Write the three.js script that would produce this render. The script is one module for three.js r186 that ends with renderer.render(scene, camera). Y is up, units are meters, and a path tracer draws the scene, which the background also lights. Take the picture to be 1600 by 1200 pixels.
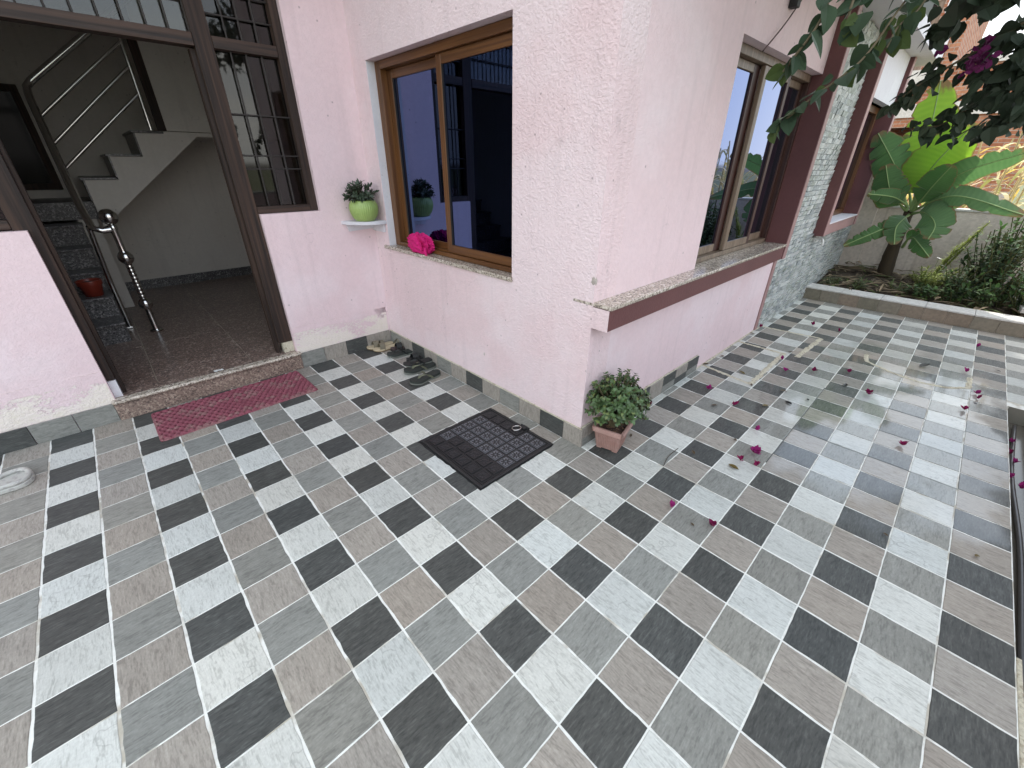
import * as THREE from 'three';
import { mergeGeometries } from 'three/addons/utils/BufferGeometryUtils.js';
import { RoundedBoxGeometry } from 'three/addons/geometries/RoundedBoxGeometry.js';

// ---------------------------------------------------------------- camera, sky, sun, exposure
const scene = new THREE.Scene();
const renderer = new THREE.WebGLRenderer({ antialias: true });
renderer.toneMapping = THREE.LinearToneMapping;
renderer.toneMappingExposure = 2.18;
renderer.shadowMap.enabled = true;

const EYE = new THREE.Vector3(-0.1463, 1.5543, 1.9513), F = 639.96;
const RIGHT = new THREE.Vector3(0.7246, 0.0041, 0.6892), DOWN = new THREE.Vector3(-0.3227, -0.8815, 0.3445), FWD = new THREE.Vector3(0.6090, -0.4721, -0.6374);
const camera = new THREE.PerspectiveCamera(2 * Math.atan(600 / F) * 180 / Math.PI, 4 / 3, 0.05, 400);
{
  const f = FWD.clone().normalize(), r = RIGHT.clone().addScaledVector(f, -RIGHT.dot(f)).normalize(), u = new THREE.Vector3().crossVectors(r, f);
  camera.matrixAutoUpdate = true;
  const m = new THREE.Matrix4().makeBasis(r, u, f.clone().negate());
  camera.quaternion.setFromRotationMatrix(m);
  camera.position.copy(EYE);
  camera.updateMatrixWorld();
}

// small seeded generator and tileable noise
function rng(seed) { let a = seed >>> 0; return () => { a = (a + 0x6D2B79F5) | 0; let t = Math.imul(a ^ (a >>> 15), 1 | a); t = (t + Math.imul(t ^ (t >>> 7), 61 | t)) ^ t; return ((t ^ (t >>> 14)) >>> 0) / 4294967296; }; }
const hash = (x, y, s) => { let h = Math.imul(x, 374761393) + Math.imul(y, 668265263) + Math.imul(s, 974634371); h = Math.imul(h ^ (h >>> 13), 1274126177); return ((h ^ (h >>> 16)) >>> 0) / 4294967296; };
const mod = (a, n) => ((a % n) + n) % n;
function vn(x, y, px, py, s) {
  const x0 = Math.floor(x), y0 = Math.floor(y), fx = x - x0, fy = y - y0, u = fx * fx * (3 - 2 * fx), v = fy * fy * (3 - 2 * fy);
  const a = mod(x0, px), b = mod(x0 + 1, px), c = mod(y0, py), d = mod(y0 + 1, py);
  const p = hash(a, c, s), q = hash(b, c, s), r = hash(a, d, s), t = hash(b, d, s);
  return p + (q - p) * u + (r - p) * v + (p - q - r + t) * u * v;
}
function fbm(u, v, nx, ny, oct, s) { let a = 0.5, t = 0, n = 0; for (let o = 0; o < oct; o++) { t += a * vn(u * nx, v * ny, nx, ny, s + o * 17); n += a; a *= 0.55; nx *= 2; ny *= 2; } return t / n; }
const clamp = (x, a = 0, b = 1) => Math.min(b, Math.max(a, x)), sm = (a, b, x) => { const t = clamp((x - a) / (b - a)); return t * t * (3 - 2 * t); }, lerp = (a, b, t) => a + (b - a) * t;

// the sky: bright broken cloud with blue between
{
  const W = 1024, H = 512, d = new Float32Array(W * H * 4);
  for (let j = 0; j < H; j++) {
    const el = (j + 0.5) / H * Math.PI - Math.PI / 2, up = Math.max(0, Math.sin(el));
    for (let i = 0; i < W; i++) {
      const u = i / W, k = (j * W + i) * 4;
      const v = up / (0.25 + up);
      let c = fbm(u, v * 0.9, 7, 8, 6, 5) * 0.75 + fbm(u, v, 15, 18, 4, 91) * 0.25;
      c = sm(0.38, 0.66, c);
      const hz = Math.pow(1 - up, 4);
      const blue = [lerp(0.36, 0.80, hz), lerp(0.57, 0.88, hz), lerp(0.92, 0.94, hz)];
      const cl = [1.31, 1.29, 1.175], t = lerp(0.32 + 0.68 * c, 0.85, hz * 0.6);
      for (let n = 0; n < 3; n++) d[k + n] = el < 0 ? [0.26, 0.25, 0.22][n] : lerp(blue[n], cl[n], t);
      d[k + 3] = 1;
    }
  }
  const tx = new THREE.DataTexture(d, W, H, THREE.RGBAFormat, THREE.FloatType);
  tx.mapping = THREE.EquirectangularReflectionMapping; tx.magFilter = THREE.LinearFilter; tx.minFilter = THREE.LinearFilter; tx.wrapS = THREE.RepeatWrapping; tx.needsUpdate = true;
  scene.background = tx; scene.environment = tx;
}
// the sun stands behind the house: the patio lies in the house's shade, the garden beyond is lit
const sun = new THREE.DirectionalLight(new THREE.Color(1.0, 0.93, 0.82), 3.6);
sun.position.set(4 + 12.5, 17, -10.5); sun.target.position.set(4, 0, 0);
sun.castShadow = true; sun.shadow.radius = 5; sun.shadow.mapSize.set(2048, 2048);
Object.assign(sun.shadow.camera, { left: -20, right: 20, top: 20, bottom: -20, near: 1, far: 60 });
scene.add(sun, sun.target);

// ---------------------------------------------------------------- pixel of the photograph -> direction; distance from the plane it lies on
function ray(u, v) { return RIGHT.clone().multiplyScalar((u - 800) / F).addScaledVector(DOWN, (v - 600) / F).add(FWD); }
const hit = (u, v, axis, val) => { const d = ray(u, v), t = (val - EYE[axis]) / d[axis]; return EYE.clone().addScaledVector(d, t); };
const onY = (u, v, y = 0) => hit(u, v, 'y', y), onX = (u, v, x) => hit(u, v, 'x', x), onZ = (u, v, z) => hit(u, v, 'z', z);
const atDepth = (u, v, dep) => EYE.clone().addScaledVector(ray(u, v), dep);
function toPx(p) { const q = p.clone().sub(EYE), z = q.dot(FWD); return [800 + F * q.dot(RIGHT) / z, 600 + F * q.dot(DOWN) / z, z]; }

// ---------------------------------------------------------------- helpers
const used = {};
function numbered(n) { const k = used[n] = (used[n] ?? -1) + 1; return k ? n + '_' + String(k).padStart(3, '0') : n; }
function shade(o) { o.traverse((m) => { if (m.isMesh) { m.castShadow = true; m.receiveShadow = true; } }); return o; }
function thing(name, label, category, pos = [0, 0, 0], turn = 0, group) {
  const o = new THREE.Group(); o.name = numbered(name); o.position.set(...pos); o.rotation.y = turn; o.userData = { label, category };
  if (group) o.userData.group = group; scene.add(o); return o;
}
function structure(name) { const o = new THREE.Group(); o.name = name; o.userData = { kind: 'structure' }; scene.add(o); return o; }
function sub(name, parent, pos) { const o = new THREE.Group(); o.name = name; parent.add(o); if (pos) o.position.set(...pos); return o; }
function mesh(name, g, m, parent = scene) { const o = new THREE.Mesh(Array.isArray(g) ? merge(g) : g, m); o.name = parent === scene ? numbered(name) : name; o.castShadow = o.receiveShadow = true; parent.add(o); return o; }
function merge(list) {
  const keys = ['position', 'normal', 'uv'].concat(list.every((g) => g.attributes.color) ? ['color'] : []).concat(list.every((g) => g.attributes.uv1) ? ['uv1'] : []);
  return mergeGeometries(list.map((g) => { const n = g.index ? g.toNonIndexed() : g.clone(); for (const k of Object.keys(n.attributes)) if (!keys.includes(k)) n.deleteAttribute(k); return n; }));
}
// uv in metres from position, by the way each face points
function planar(g) {
  const n = g.index ? g.toNonIndexed() : g; if (!n.attributes.normal) n.computeVertexNormals();
  const p = n.attributes.position, uv = new Float32Array(p.count * 2), a = new THREE.Vector3(), b = new THREE.Vector3(), c = new THREE.Vector3();
  for (let i = 0; i < p.count; i += 3) {
    a.fromBufferAttribute(p, i); b.fromBufferAttribute(p, i + 1); c.fromBufferAttribute(p, i + 2);
    const m = b.clone().sub(a).cross(c.clone().sub(a)), ax = Math.abs(m.x), ay = Math.abs(m.y), az = Math.abs(m.z);
    for (let k = 0; k < 3; k++) {
      const x = p.getX(i + k), y = p.getY(i + k), z = p.getZ(i + k), j = (i + k) * 2;
      if (ax >= ay && ax >= az) { uv[j] = z; uv[j + 1] = y; } else if (az >= ay) { uv[j] = x; uv[j + 1] = y; } else { uv[j] = x; uv[j + 1] = z; }
    }
  }
  n.setAttribute('uv', new THREE.BufferAttribute(uv, 2)); return n;
}
function box(x0, x1, y0, y1, z0, z1) { return planar(new THREE.BoxGeometry(x1 - x0, y1 - y0, z1 - z0).translate((x0 + x1) / 2, (y0 + y1) / 2, (z0 + z1) / 2)); }
function rbox(x0, x1, y0, y1, z0, z1, r = 0.004) { return planar(new RoundedBoxGeometry(x1 - x0, y1 - y0, z1 - z0, 1, Math.min(r, (x1 - x0) / 2.1, (y1 - y0) / 2.1, (z1 - z0) / 2.1)).translate((x0 + x1) / 2, (y0 + y1) / 2, (z0 + z1) / 2)); }
const V = (x, y, z) => new THREE.Vector3(x, y, z);
function tube(pts, r, seg = 8, n = 0, tension = 0.5) { const c = new THREE.CatmullRomCurve3(pts, false, 'catmullrom', tension); return new THREE.TubeGeometry(c, n || Math.max(2, (pts.length - 1) * 6), r, seg, false); }
function rod(a, b, r, seg = 8, r2 = r) { const d = b.clone().sub(a), g = new THREE.CylinderGeometry(r2, r, d.length(), seg, 1); g.applyQuaternion(new THREE.Quaternion().setFromUnitVectors(V(0, 1, 0), d.clone().normalize())); return g.translate((a.x + b.x) / 2, (a.y + b.y) / 2, (a.z + b.z) / 2); }
// a wall from an outline (points in its own plane), holes, thickness
function slabXY(pts, holes, z0, z1) { const s = new THREE.Shape(pts.map((p) => new THREE.Vector2(...p))); for (const h of holes) s.holes.push(new THREE.Path(h.map((p) => new THREE.Vector2(...p)))); return planar(new THREE.ExtrudeGeometry(s, { depth: z1 - z0, bevelEnabled: false }).translate(0, 0, z0)); }
function slabZY(pts, holes, x0, x1) { const g = new THREE.ExtrudeGeometry((() => { const s = new THREE.Shape(pts.map(([z, y]) => new THREE.Vector2(-z, y))); for (const h of holes) s.holes.push(new THREE.Path(h.map(([z, y]) => new THREE.Vector2(-z, y)))); return s; })(), { depth: x1 - x0, bevelEnabled: false }); g.rotateY(Math.PI / 2).translate(x0, 0, 0); return planar(g); }
const rect = (a, b, c, d) => [[a, c], [b, c], [b, d], [a, d]];

// textures
function tex(w, h, fn, { srgb = true, wrap = THREE.RepeatWrapping, size = [1, 1], channel = 0 } = {}) {
  const d = new Uint8Array(w * h * 4);
  for (let j = 0; j < h; j++) for (let i = 0; i < w; i++) { const c = fn(i / w, j / h), k = (j * w + i) * 4; if (typeof c === 'number') d[k] = d[k + 1] = d[k + 2] = clamp(c) * 255; else for (let n = 0; n < 3; n++) d[k + n] = clamp(c[n]) * 255; d[k + 3] = 255; }
  const t = new THREE.DataTexture(d, w, h, THREE.RGBAFormat); t.wrapS = t.wrapT = wrap; t.magFilter = THREE.LinearFilter; t.minFilter = THREE.LinearMipmapLinearFilter; t.generateMipmaps = true;
  t.repeat.set(1 / size[0], 1 / size[1]); if (srgb) t.colorSpace = THREE.SRGBColorSpace; t.channel = channel; t.needsUpdate = true; return t;
}
const toS = (x) => x <= 0.0031308 ? x * 12.92 : 1.055 * Math.pow(x, 1 / 2.4) - 0.055;
const S = (c, k = 1) => [toS(clamp(c[0] * k)), toS(clamp(c[1] * k)), toS(clamp(c[2] * k))];
const mixc = (a, b, t) => [lerp(a[0], b[0], t), lerp(a[1], b[1], t), lerp(a[2], b[2], t)];
const std = (o) => new THREE.MeshStandardMaterial({ roughness: 0.7, ...o });
const col = (r, g, b) => new THREE.Color().setRGB(r, g, b);

// ---------------------------------------------------------------- materials
// rolled plaster paint: pale pink with orange-peel relief, faint blotches and scuffs
const plasterBump = tex(1024, 1024, (u, v) => { const a = fbm(u, v, 100, 120, 3, 3), b = fbm(u, v, 46, 40, 2, 14), c = fbm(u, v, 260, 260, 2, 8); return 0.1 + 0.9 * (0.52 * sm(0.3, 0.72, a) + 0.3 * b + 0.18 * c); }, { srgb: false, size: [1.0, 1.0] });
function plasterMap(base, alt, seed, size) {
  return tex(512, 512, (u, v) => {
    const a = fbm(u, v, 4, 4, 5, seed), b = fbm(u, v, 40, 40, 3, seed + 5), c = fbm(u, v, 120, 120, 2, seed + 9);
    const crack = Math.abs(fbm(u, v, 5, 5, 5, seed + 13) - 0.5), run = fbm(u, v, 46, 3, 3, seed + 15); let k = 0.95 + 0.08 * (a - 0.5) + 0.07 * (c - 0.5); k *= 1 - 0.16 * (1 - sm(0, 0.0035, crack)) * sm(0.56, 0.62, fbm(u, v, 4, 4, 2, seed + 17)); k *= 1 - 0.05 * sm(0.58, 0.8, run); let q = mixc(base, alt, sm(0.42, 0.68, a) * 0.6 + 0.2 * b);
    if (hash(Math.floor(u * 260), Math.floor(v * 260), seed + 3) > 0.9993) k *= 0.6;
    return S(q, k);
  }, { size: [size, size] });
}
const M = {};
M.pink = std({ map: plasterMap([0.83, 0.645, 0.66], [0.85, 0.725, 0.745], 11, 2.3), bumpMap: plasterBump, bumpScale: 0.0036, roughness: 0.82 });
M.pinkSmooth = std({ map: plasterMap([0.82, 0.64, 0.66], [0.845, 0.72, 0.745], 21, 2.6), bumpMap: plasterBump, bumpScale: 0.0014, roughness: 0.8 });
M.whitePaint = std({ map: plasterMap([0.74, 0.73, 0.76], [0.66, 0.64, 0.68], 31, 1.7), bumpMap: plasterBump, bumpScale: 0.0015, roughness: 0.75 });
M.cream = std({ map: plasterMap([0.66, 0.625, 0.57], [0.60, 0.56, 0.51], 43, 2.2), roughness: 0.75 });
// damp, flaking foot of the wall: cream patches with ragged outlines
{
  const edge = (u, v) => fbm(u, v, 11, 3, 5, 77) - v * 0.62 + 0.42 * (fbm(u, v, 190, 46, 2, 78) - 0.5);
  M.damp = std({
    map: tex(512, 128, (u, v) => { const g = fbm(u, v, 90, 24, 3, 78), w = edge(u, v), q = mixc([0.835, 0.735, 0.705], [0.81, 0.745, 0.66], sm(0.2, 0.45, w) * (0.5 + 0.5 * g)); return S(mixc(q, [0.5, 0.45, 0.3], sm(0.62, 0.75, g) * 0.16), 0.95 + 0.09 * g); }, { size: [2.4, 0.3] }),
    alphaMap: tex(1024, 256, (u, v) => v > 0.6 ? 0 : edge(u, v) > 0.22 ? 1 : 0, { srgb: false, size: [2.4, 0.3] }), alphaTest: 0.5, bumpMap: plasterBump, bumpScale: 0.003, roughness: 0.9
  });
  for (const t of [M.damp.map, M.damp.alphaMap]) t.offset.y = -0.13 / 0.3;
}
const maroonMap = (c, seed) => tex(256, 256, (u, v) => { const a = fbm(u, v, 4, 4, 5, seed), b = fbm(u, v, 60, 60, 2, seed + 2); return S(c, 0.82 + 0.3 * a + 0.12 * (b - 0.5)); }, { size: [1.1, 1.1] });
M.maroon = std({ map: maroonMap([0.135, 0.05, 0.05], 51), roughness: 0.55, bumpMap: plasterBump, bumpScale: 0.0008 });
M.maroonPale = std({ map: maroonMap([0.36, 0.22, 0.21], 53), roughness: 0.6, bumpMap: plasterBump, bumpScale: 0.0008 });
// granite
function granite(base, dark, pale, seed) { return tex(512, 512, (u, v) => { const a = fbm(u, v, 110, 110, 2, seed), b = fbm(u, v, 70, 70, 2, seed + 4), c = fbm(u, v, 8, 8, 3, seed + 8); let q = mixc(base, dark, sm(0.56, 0.66, a)); q = mixc(q, pale, sm(0.6, 0.7, b)); return S(q, 0.85 + 0.3 * c); }, { size: [0.7, 0.7] }); }
M.granitePink = std({ map: granite([0.20, 0.135, 0.11], [0.05, 0.04, 0.04], [0.42, 0.33, 0.28], 61), roughness: 0.28 });
M.graniteRiser = std({ map: granite([0.25, 0.18, 0.145], [0.11, 0.08, 0.07], [0.38, 0.30, 0.24], 63), roughness: 0.5 });
M.graniteSill = std({ map: granite([0.46, 0.40, 0.33], [0.16, 0.13, 0.11], [0.66, 0.60, 0.52], 65), roughness: 0.2 });
M.graniteGrey = std({ map: granite([0.10, 0.098, 0.098], [0.02, 0.02, 0.02], [0.26, 0.25, 0.25], 67), roughness: 0.35 });
// woods
function wood(a, b, seed, size) { return tex(256, 512, (u, v) => { const g = fbm(u, v, 34, 3, 4, seed), h = fbm(u, v, 6, 2, 3, seed + 3), k = fbm(u, v, 90, 6, 2, seed + 6); return S(mixc(a, b, sm(0.3, 0.7, g * 0.65 + h * 0.35)), 0.8 + 0.35 * k); }, { size }); }
M.oldWood = std({ map: wood([0.013, 0.0065, 0.0045], [0.052, 0.027, 0.017], 71, [0.5, 1.6]), roughness: 0.72, bumpMap: tex(128, 256, (u, v) => fbm(u, v, 40, 4, 3, 72), { srgb: false, size: [0.4, 1.2] }), bumpScale: 0.002 });
M.oldWoodH = std({ map: M.oldWood.map.clone(), roughness: 0.62, bumpMap: M.oldWood.bumpMap.clone(), bumpScale: 0.002 });
for (const t of [M.oldWoodH.map, M.oldWoodH.bumpMap]) { t.rotation = Math.PI / 2; t.needsUpdate = true; }
M.sashWood = std({ map: wood([0.095, 0.038, 0.012], [0.165, 0.07, 0.022], 75, [0.4, 2.2]), roughness: 0.4 });
M.sashWoodH = std({ map: M.sashWood.map.clone(), roughness: 0.4 }); M.sashWoodH.map.rotation = Math.PI / 2; M.sashWoodH.map.needsUpdate = true;
M.sashPale = std({ map: wood([0.15, 0.105, 0.07], [0.24, 0.18, 0.13], 79, [0.4, 2.2]), roughness: 0.45 });
M.sashDark = std({ map: wood([0.035, 0.012, 0.009], [0.06, 0.022, 0.015], 80, [0.4, 2.2]), roughness: 0.45 });
M.darkMortar = std({ color: col(0.10, 0.105, 0.10), roughness: 0.95 });
M.iron = std({ color: col(0.035, 0.03, 0.028), roughness: 0.55, metalness: 0.3 });
M.rubber = std({ color: col(0.01, 0.01, 0.011), roughness: 0.6 });
M.blueGlass = std({ color: col(0.085, 0.125, 0.27), metalness: 1, roughness: 0.015 });
M.skyGlass = M.blueGlass;
M.pane = new THREE.MeshPhysicalMaterial({ color: col(0.75, 0.78, 0.78), roughness: 0.02, transmission: 1, thickness: 0, ior: 1.52 });
M.darkPane = new THREE.MeshPhysicalMaterial({ color: col(0.32, 0.31, 0.31), roughness: 0.03, transmission: 1, thickness: 0, ior: 1.52 });
M.steel = std({ color: col(0.62, 0.61, 0.59), metalness: 1, roughness: 0.16 });
M.concrete = std({ map: tex(512, 512, (u, v) => { const a = fbm(u, v, 5, 5, 6, 81), b = fbm(u, v, 80, 80, 2, 83); return S(mixc([0.40, 0.355, 0.315], [0.57, 0.515, 0.47], a), 0.8 + 0.35 * b); }, { size: [1.6, 1.6] }), roughness: 0.9, bumpMap: plasterBump, bumpScale: 0.003 });
M.gardenWall = std({ map: tex(512, 512, (u, v) => { const a = fbm(u, v, 5, 5, 6, 181), b = fbm(u, v, 80, 80, 2, 183), s = fbm(u, v, 30, 3, 3, 185); return S(mixc(mixc([0.50, 0.435, 0.38], [0.64, 0.575, 0.52], a), [0.36, 0.31, 0.26], sm(0.6, 0.8, s) * 0.5), 0.82 + 0.3 * b); }, { size: [1.9, 1.9] }), roughness: 0.9, bumpMap: plasterBump, bumpScale: 0.003 });
M.concretePale = std({ map: tex(256, 256, (u, v) => { const a = fbm(u, v, 5, 5, 5, 85), b = fbm(u, v, 60, 60, 2, 87); return S(mixc([0.50, 0.49, 0.46], [0.66, 0.65, 0.62], a), 0.78 + 0.4 * b); }, { size: [0.9, 0.9] }), roughness: 0.85, bumpMap: plasterBump, bumpScale: 0.003 });
M.cement = std({ map: tex(256, 256, (u, v) => { const a = fbm(u, v, 24, 24, 4, 88), b = fbm(u, v, 70, 70, 2, 89); return S(mixc([0.60, 0.56, 0.44], [0.38, 0.33, 0.24], sm(0.55, 0.68, a) * 0.8), 0.75 + 0.4 * b); }, { size: [0.4, 0.4] }), roughness: 0.9, bumpMap: plasterBump, bumpScale: 0.004 });
M.soil = std({ map: tex(256, 256, (u, v) => { const a = fbm(u, v, 14, 14, 5, 95), b = fbm(u, v, 70, 70, 2, 96); return S(mixc([0.035, 0.026, 0.018], [0.13, 0.10, 0.07], a), 0.6 + 0.8 * b); }, { size: [0.8, 0.8] }), roughness: 1, bumpMap: plasterBump, bumpScale: 0.012 });
M.grout = std({ map: tex(512, 512, (u, v) => { const a = fbm(u, v, 12, 12, 5, 97), b = fbm(u, v, 90, 90, 2, 98); return S(mixc([0.82, 0.83, 0.79], [0.50, 0.47, 0.40], sm(0.52, 0.74, a)), 0.88 + 0.2 * b); }, { size: [1.3, 1.3] }), roughness: 0.85 });
const leafMat = (r, g, b, o = {}) => new THREE.MeshPhysicalMaterial({ color: col(r, g, b), roughness: 0.96, transmission: 0.4, thickness: 0, side: THREE.DoubleSide, specularIntensity: 0.6, ...o });
const waxMat = (r, g, b, o = {}) => std({ color: col(r, g, b), roughness: 0.4, side: THREE.DoubleSide, ...o });

// slate-look floor tiles: four kinds, each with its own grain; a water film from a recent wash lies in the middle of the side passage
const WET0 = [2.0, 0.7], WETS = [4.4, 2.1];
const wetMap = tex(256, 128, (u, v) => {
  const x = WET0[0] + u * WETS[0], z = WET0[1] + v * WETS[1];
  const dx = (x - 3.6) / 1.6, dz = (z - 1.85) / 0.7, n = fbm(u, v, 9, 6, 4, 301) - 0.5, m = fbm(u, v, 40, 24, 2, 302) - 0.5;
  const w = sm(-0.1, 0.18, 1 - Math.sqrt(dx * dx + dz * dz) + 0.95 * n + 0.25 * m);
  return w * 0.92;
}, { srgb: false, wrap: THREE.ClampToEdgeWrapping, channel: 1 });
function slate(base, dark, pale, ang, seed, veins) {
  const ca = Math.cos(ang), sa = Math.sin(ang);
  const f = (u, v) => { const wob = 0.012 * (fbm(u, v, 6, 6, 3, seed + 20) - 0.5), U = (ca > 0.5 ? u : v) + wob, W = (ca > 0.5 ? v : u) + wob * 2; return [0.72 * fbm(U, W, 48, 250, 3, seed) + 0.28 * fbm(U, W, 16, 80, 2, seed + 60), fbm(u, v, 9, 9, 4, seed + 3), fbm(u, v, 190, 190, 2, seed + 6)]; };
  return {
    map: tex(1024, 1024, (u, v) => { const [a, b, c] = f(u, v); let q = mixc(base, dark, sm(0.5, 0.74, a) * 0.62); q = mixc(q, pale, sm(0.53, 0.75, 1 - a) * 0.5); let k = 0.9 + 0.14 * b + 0.2 * (c - 0.5); if (veins) { const w = Math.abs(fbm(u, v, 7, 7, 4, seed + 31) - 0.5); k *= 1 - veins * (1 - sm(0.0, 0.014, w)) * sm(0.52, 0.6, fbm(u, v, 5, 5, 2, seed + 37)); } return S(q, k); }, { size: [1.05, 1.05] }),
    bumpMap: tex(1024, 1024, (u, v) => { const [a, b] = f(u, v); return 0.8 * a + 0.2 * b; }, { srgb: false, size: [1.05, 1.05] })
  };
}
const tileKinds = {
  white: slate([0.585, 0.60, 0.565], [0.36, 0.37, 0.345], [0.64, 0.655, 0.62], 1.4, 401, 0.24),
  dark: slate([0.068, 0.072, 0.068], [0.028, 0.030, 0.030], [0.135, 0.141, 0.134], 0.2, 411, 0),
  beige: slate([0.33, 0.303, 0.265], [0.19, 0.17, 0.148], [0.43, 0.395, 0.35], 1.4, 421, 0.1),
  grey: slate([0.25, 0.254, 0.232], [0.14, 0.142, 0.13], [0.335, 0.34, 0.312], 0.2, 431, 0.08)
};
const tileMat = {};
for (const k in tileKinds) { const t = tileKinds[k]; tileMat[k] = new THREE.MeshPhysicalMaterial({ ...t, bumpScale: 0.0012, roughness: 0.58, clearcoat: 1, clearcoatMap: wetMap, clearcoatRoughness: 0.07, vertexColors: true }); }
const skirtMat = {};
for (const k in tileKinds) skirtMat[k] = std({ ...tileKinds[k], bumpScale: 0.002, roughness: 0.55 });

// ================================================================ THE SETTING
{ // the ground to the horizon
  const g = mesh('ground', planar(new THREE.PlaneGeometry(300, 300).rotateX(-Math.PI / 2).translate(0, -0.16, 0)), std({ map: tex(256, 256, (u, v) => { const a = fbm(u, v, 6, 6, 5, 101), b = fbm(u, v, 50, 50, 2, 103); return S(mixc([0.10, 0.085, 0.055], [0.09, 0.12, 0.04], a), 0.7 + 0.5 * b); }, { size: [4, 4] }), roughness: 1 }));
  g.userData = { kind: 'structure' };
}
const SK_X = 1.59, SK_Z = 0.755, SK_D = -1.597, CURB = 6.38, DR0 = 2.6, DR1 = 2.76, DRX = 4.3;
const patio = structure('patio_floor');
{
  mesh('grout_bed', [box(-3.2, 1.7, -0.15, -0.0022, -1.64, DR0 + 0.001), box(1.7, DRX, -0.15, -0.0022, 0.70, DR0 + 0.001), box(DRX, CURB + 0.05, -0.15, -0.0022, 0.70, 3.0)], M.grout, patio);
  const kind = (i, j) => mod(i, 2) === 0 ? (mod(j, 2) === 0 ? 'dark' : 'white') : (mod(j, 2) === 0 ? 'beige' : 'grey');
  const R = rng(7), tiles = [];
  const clip = (x0, x1, z0, z1) => { // keep the tile off the walls, the kerb and the drain
    x1 = Math.min(x1, CURB - 0.003); if (z1 <= SK_Z + 0.02) x1 = Math.min(x1, SK_X - 0.002); else if (x0 >= SK_X - 0.03) z0 = Math.max(z0, x0 > 3.2 ? 0.738 : SK_Z + 0.002);
    z0 = Math.max(z0, SK_D + 0.002); if (x0 < DRX - 0.02) z1 = Math.min(z1, DR0); return [x0, x1, z0, z1];
  };
  for (let i = -15; i < 33; i++) for (let j = -9; j < 15; j++) {
    const lo = 0.0042, wi = 0.0028; // joints: wide ones along z, fine ones along x
    let [x0, x1, z0, z1] = clip(i * 0.2 + lo, (i + 1) * 0.2 - lo, j * 0.2 + wi, (j + 1) * 0.2 - wi);
    if (x1 - x0 < 0.02 || z1 - z0 < 0.02) continue;
    if (x0 < SK_X && x1 > SK_X + 0.01 && z0 < SK_Z) z0 = Math.max(z0, SK_Z + 0.002);
    if (z1 - z0 < 0.02) continue;
    const q = [[x0, z0], [x1, z0], [x1, z1], [x0, z1]].map(([x, z]) => toPx(V(x, 0, z))); let area = 0;
    if (q.every((p) => p[2] > 0.05)) { const c = q.map((p) => [clamp(p[0], 0, 1600), clamp(p[1], 0, 1200)]); for (let n = 0; n < 4; n++) { const a = c[n], b = c[(n + 1) % 4]; area += a[0] * b[1] - b[0] * a[1]; } area = Math.abs(area) / 2; }
    tiles.push({ i, j, k: kind(i, j), x0, x1, z0, z1, area });
  }
  function tileGeo(t) {
    const P = [], n = 5, jag = (s) => (R() - 0.5) * s, edge = [];
    const side = (ax, az, bx, bz, jx, jz) => { for (let k = 0; k < n; k++) { const f = k / n, e = k ? 1 : 0.4; edge.push([lerp(ax, bx, f) + jag(jx) * e, lerp(az, bz, f) + jag(jz) * e]); } };
    side(t.x0, t.z0, t.x0, t.z1, 0.0042, 0); side(t.x0, t.z1, t.x1, t.z1, 0, 0.0022); side(t.x1, t.z1, t.x1, t.z0, 0.0042, 0); side(t.x1, t.z0, t.x0, t.z0, 0, 0.0022);
    const cx = (t.x0 + t.x1) / 2, cz = (t.z0 + t.z1) / 2, h = (R() - 0.5) * 0.0016, inn = edge.map(([x, z]) => { const dx = cx - x, dz = cz - z, l = Math.hypot(dx, dz); return [x + dx / l * 0.0022, z + dz / l * 0.0022]; });
    const N = edge.length, pos = [], tri = (a, b, c) => pos.push(...a, ...b, ...c), T = (p, y) => [p[0], y, p[1]];
    for (let k = 0; k < N; k++) { const m = (k + 1) % N; tri([cx, h, cz], T(inn[k], h), T(inn[m], h)); tri(T(inn[k], h), T(edge[k], -0.0012), T(inn[m], h)); tri(T(inn[m], h), T(edge[k], -0.0012), T(edge[m], -0.0012)); tri(T(edge[k], -0.0012), T(edge[k], -0.006), T(edge[m], -0.0012)); tri(T(edge[m], -0.0012), T(edge[k], -0.006), T(edge[m], -0.006)); }
    const g = new THREE.BufferGeometry(); g.setAttribute('position', new THREE.Float32BufferAttribute(pos, 3)); g.computeVertexNormals();
    const c = pos.length / 3, uv = new Float32Array(c * 2), uv1 = new Float32Array(c * 2), cl = new Float32Array(c * 3), ox = R() * 1.6, oz = R() * 1.6, dust = sm(2.0, 3.4, t.x0 + 0.5 * (R() - 0.5)) * sm(0.9, 1.4, t.z0) * (0.5 + 0.5 * R()), tone = (0.9 + 0.2 * R()) * (t.k === 'dark' ? 1 + 0.7 * dust : t.k === 'white' ? 1 - 0.2 * dust : 1), warm = (R() - 0.5) * 0.05, fl = R() < 0.5 ? -1 : 1;
    for (let k = 0; k < c; k++) { const x = pos[k * 3], z = pos[k * 3 + 2]; uv[k * 2] = x * fl + ox; uv[k * 2 + 1] = z + oz; uv1[k * 2] = (x - WET0[0]) / WETS[0]; uv1[k * 2 + 1] = (z - WET0[1]) / WETS[1]; cl[k * 3] = tone * (1 + warm); cl[k * 3 + 1] = tone; cl[k * 3 + 2] = tone * (1 - warm); }
    g.setAttribute('uv', new THREE.BufferAttribute(uv, 2)); g.setAttribute('uv1', new THREE.BufferAttribute(uv1, 2)); g.setAttribute('color', new THREE.BufferAttribute(cl, 3)); return g;
  }
  const order = [...tiles].sort((a, b) => b.area - a.area), big = new Set(order.slice(0, 300)), rest = {};
  for (const t of tiles) { const g = tileGeo(t); if (big.has(t)) mesh('tile', g, tileMat[t.k], patio); else (rest[t.k] ??= []).push(g); }
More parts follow.
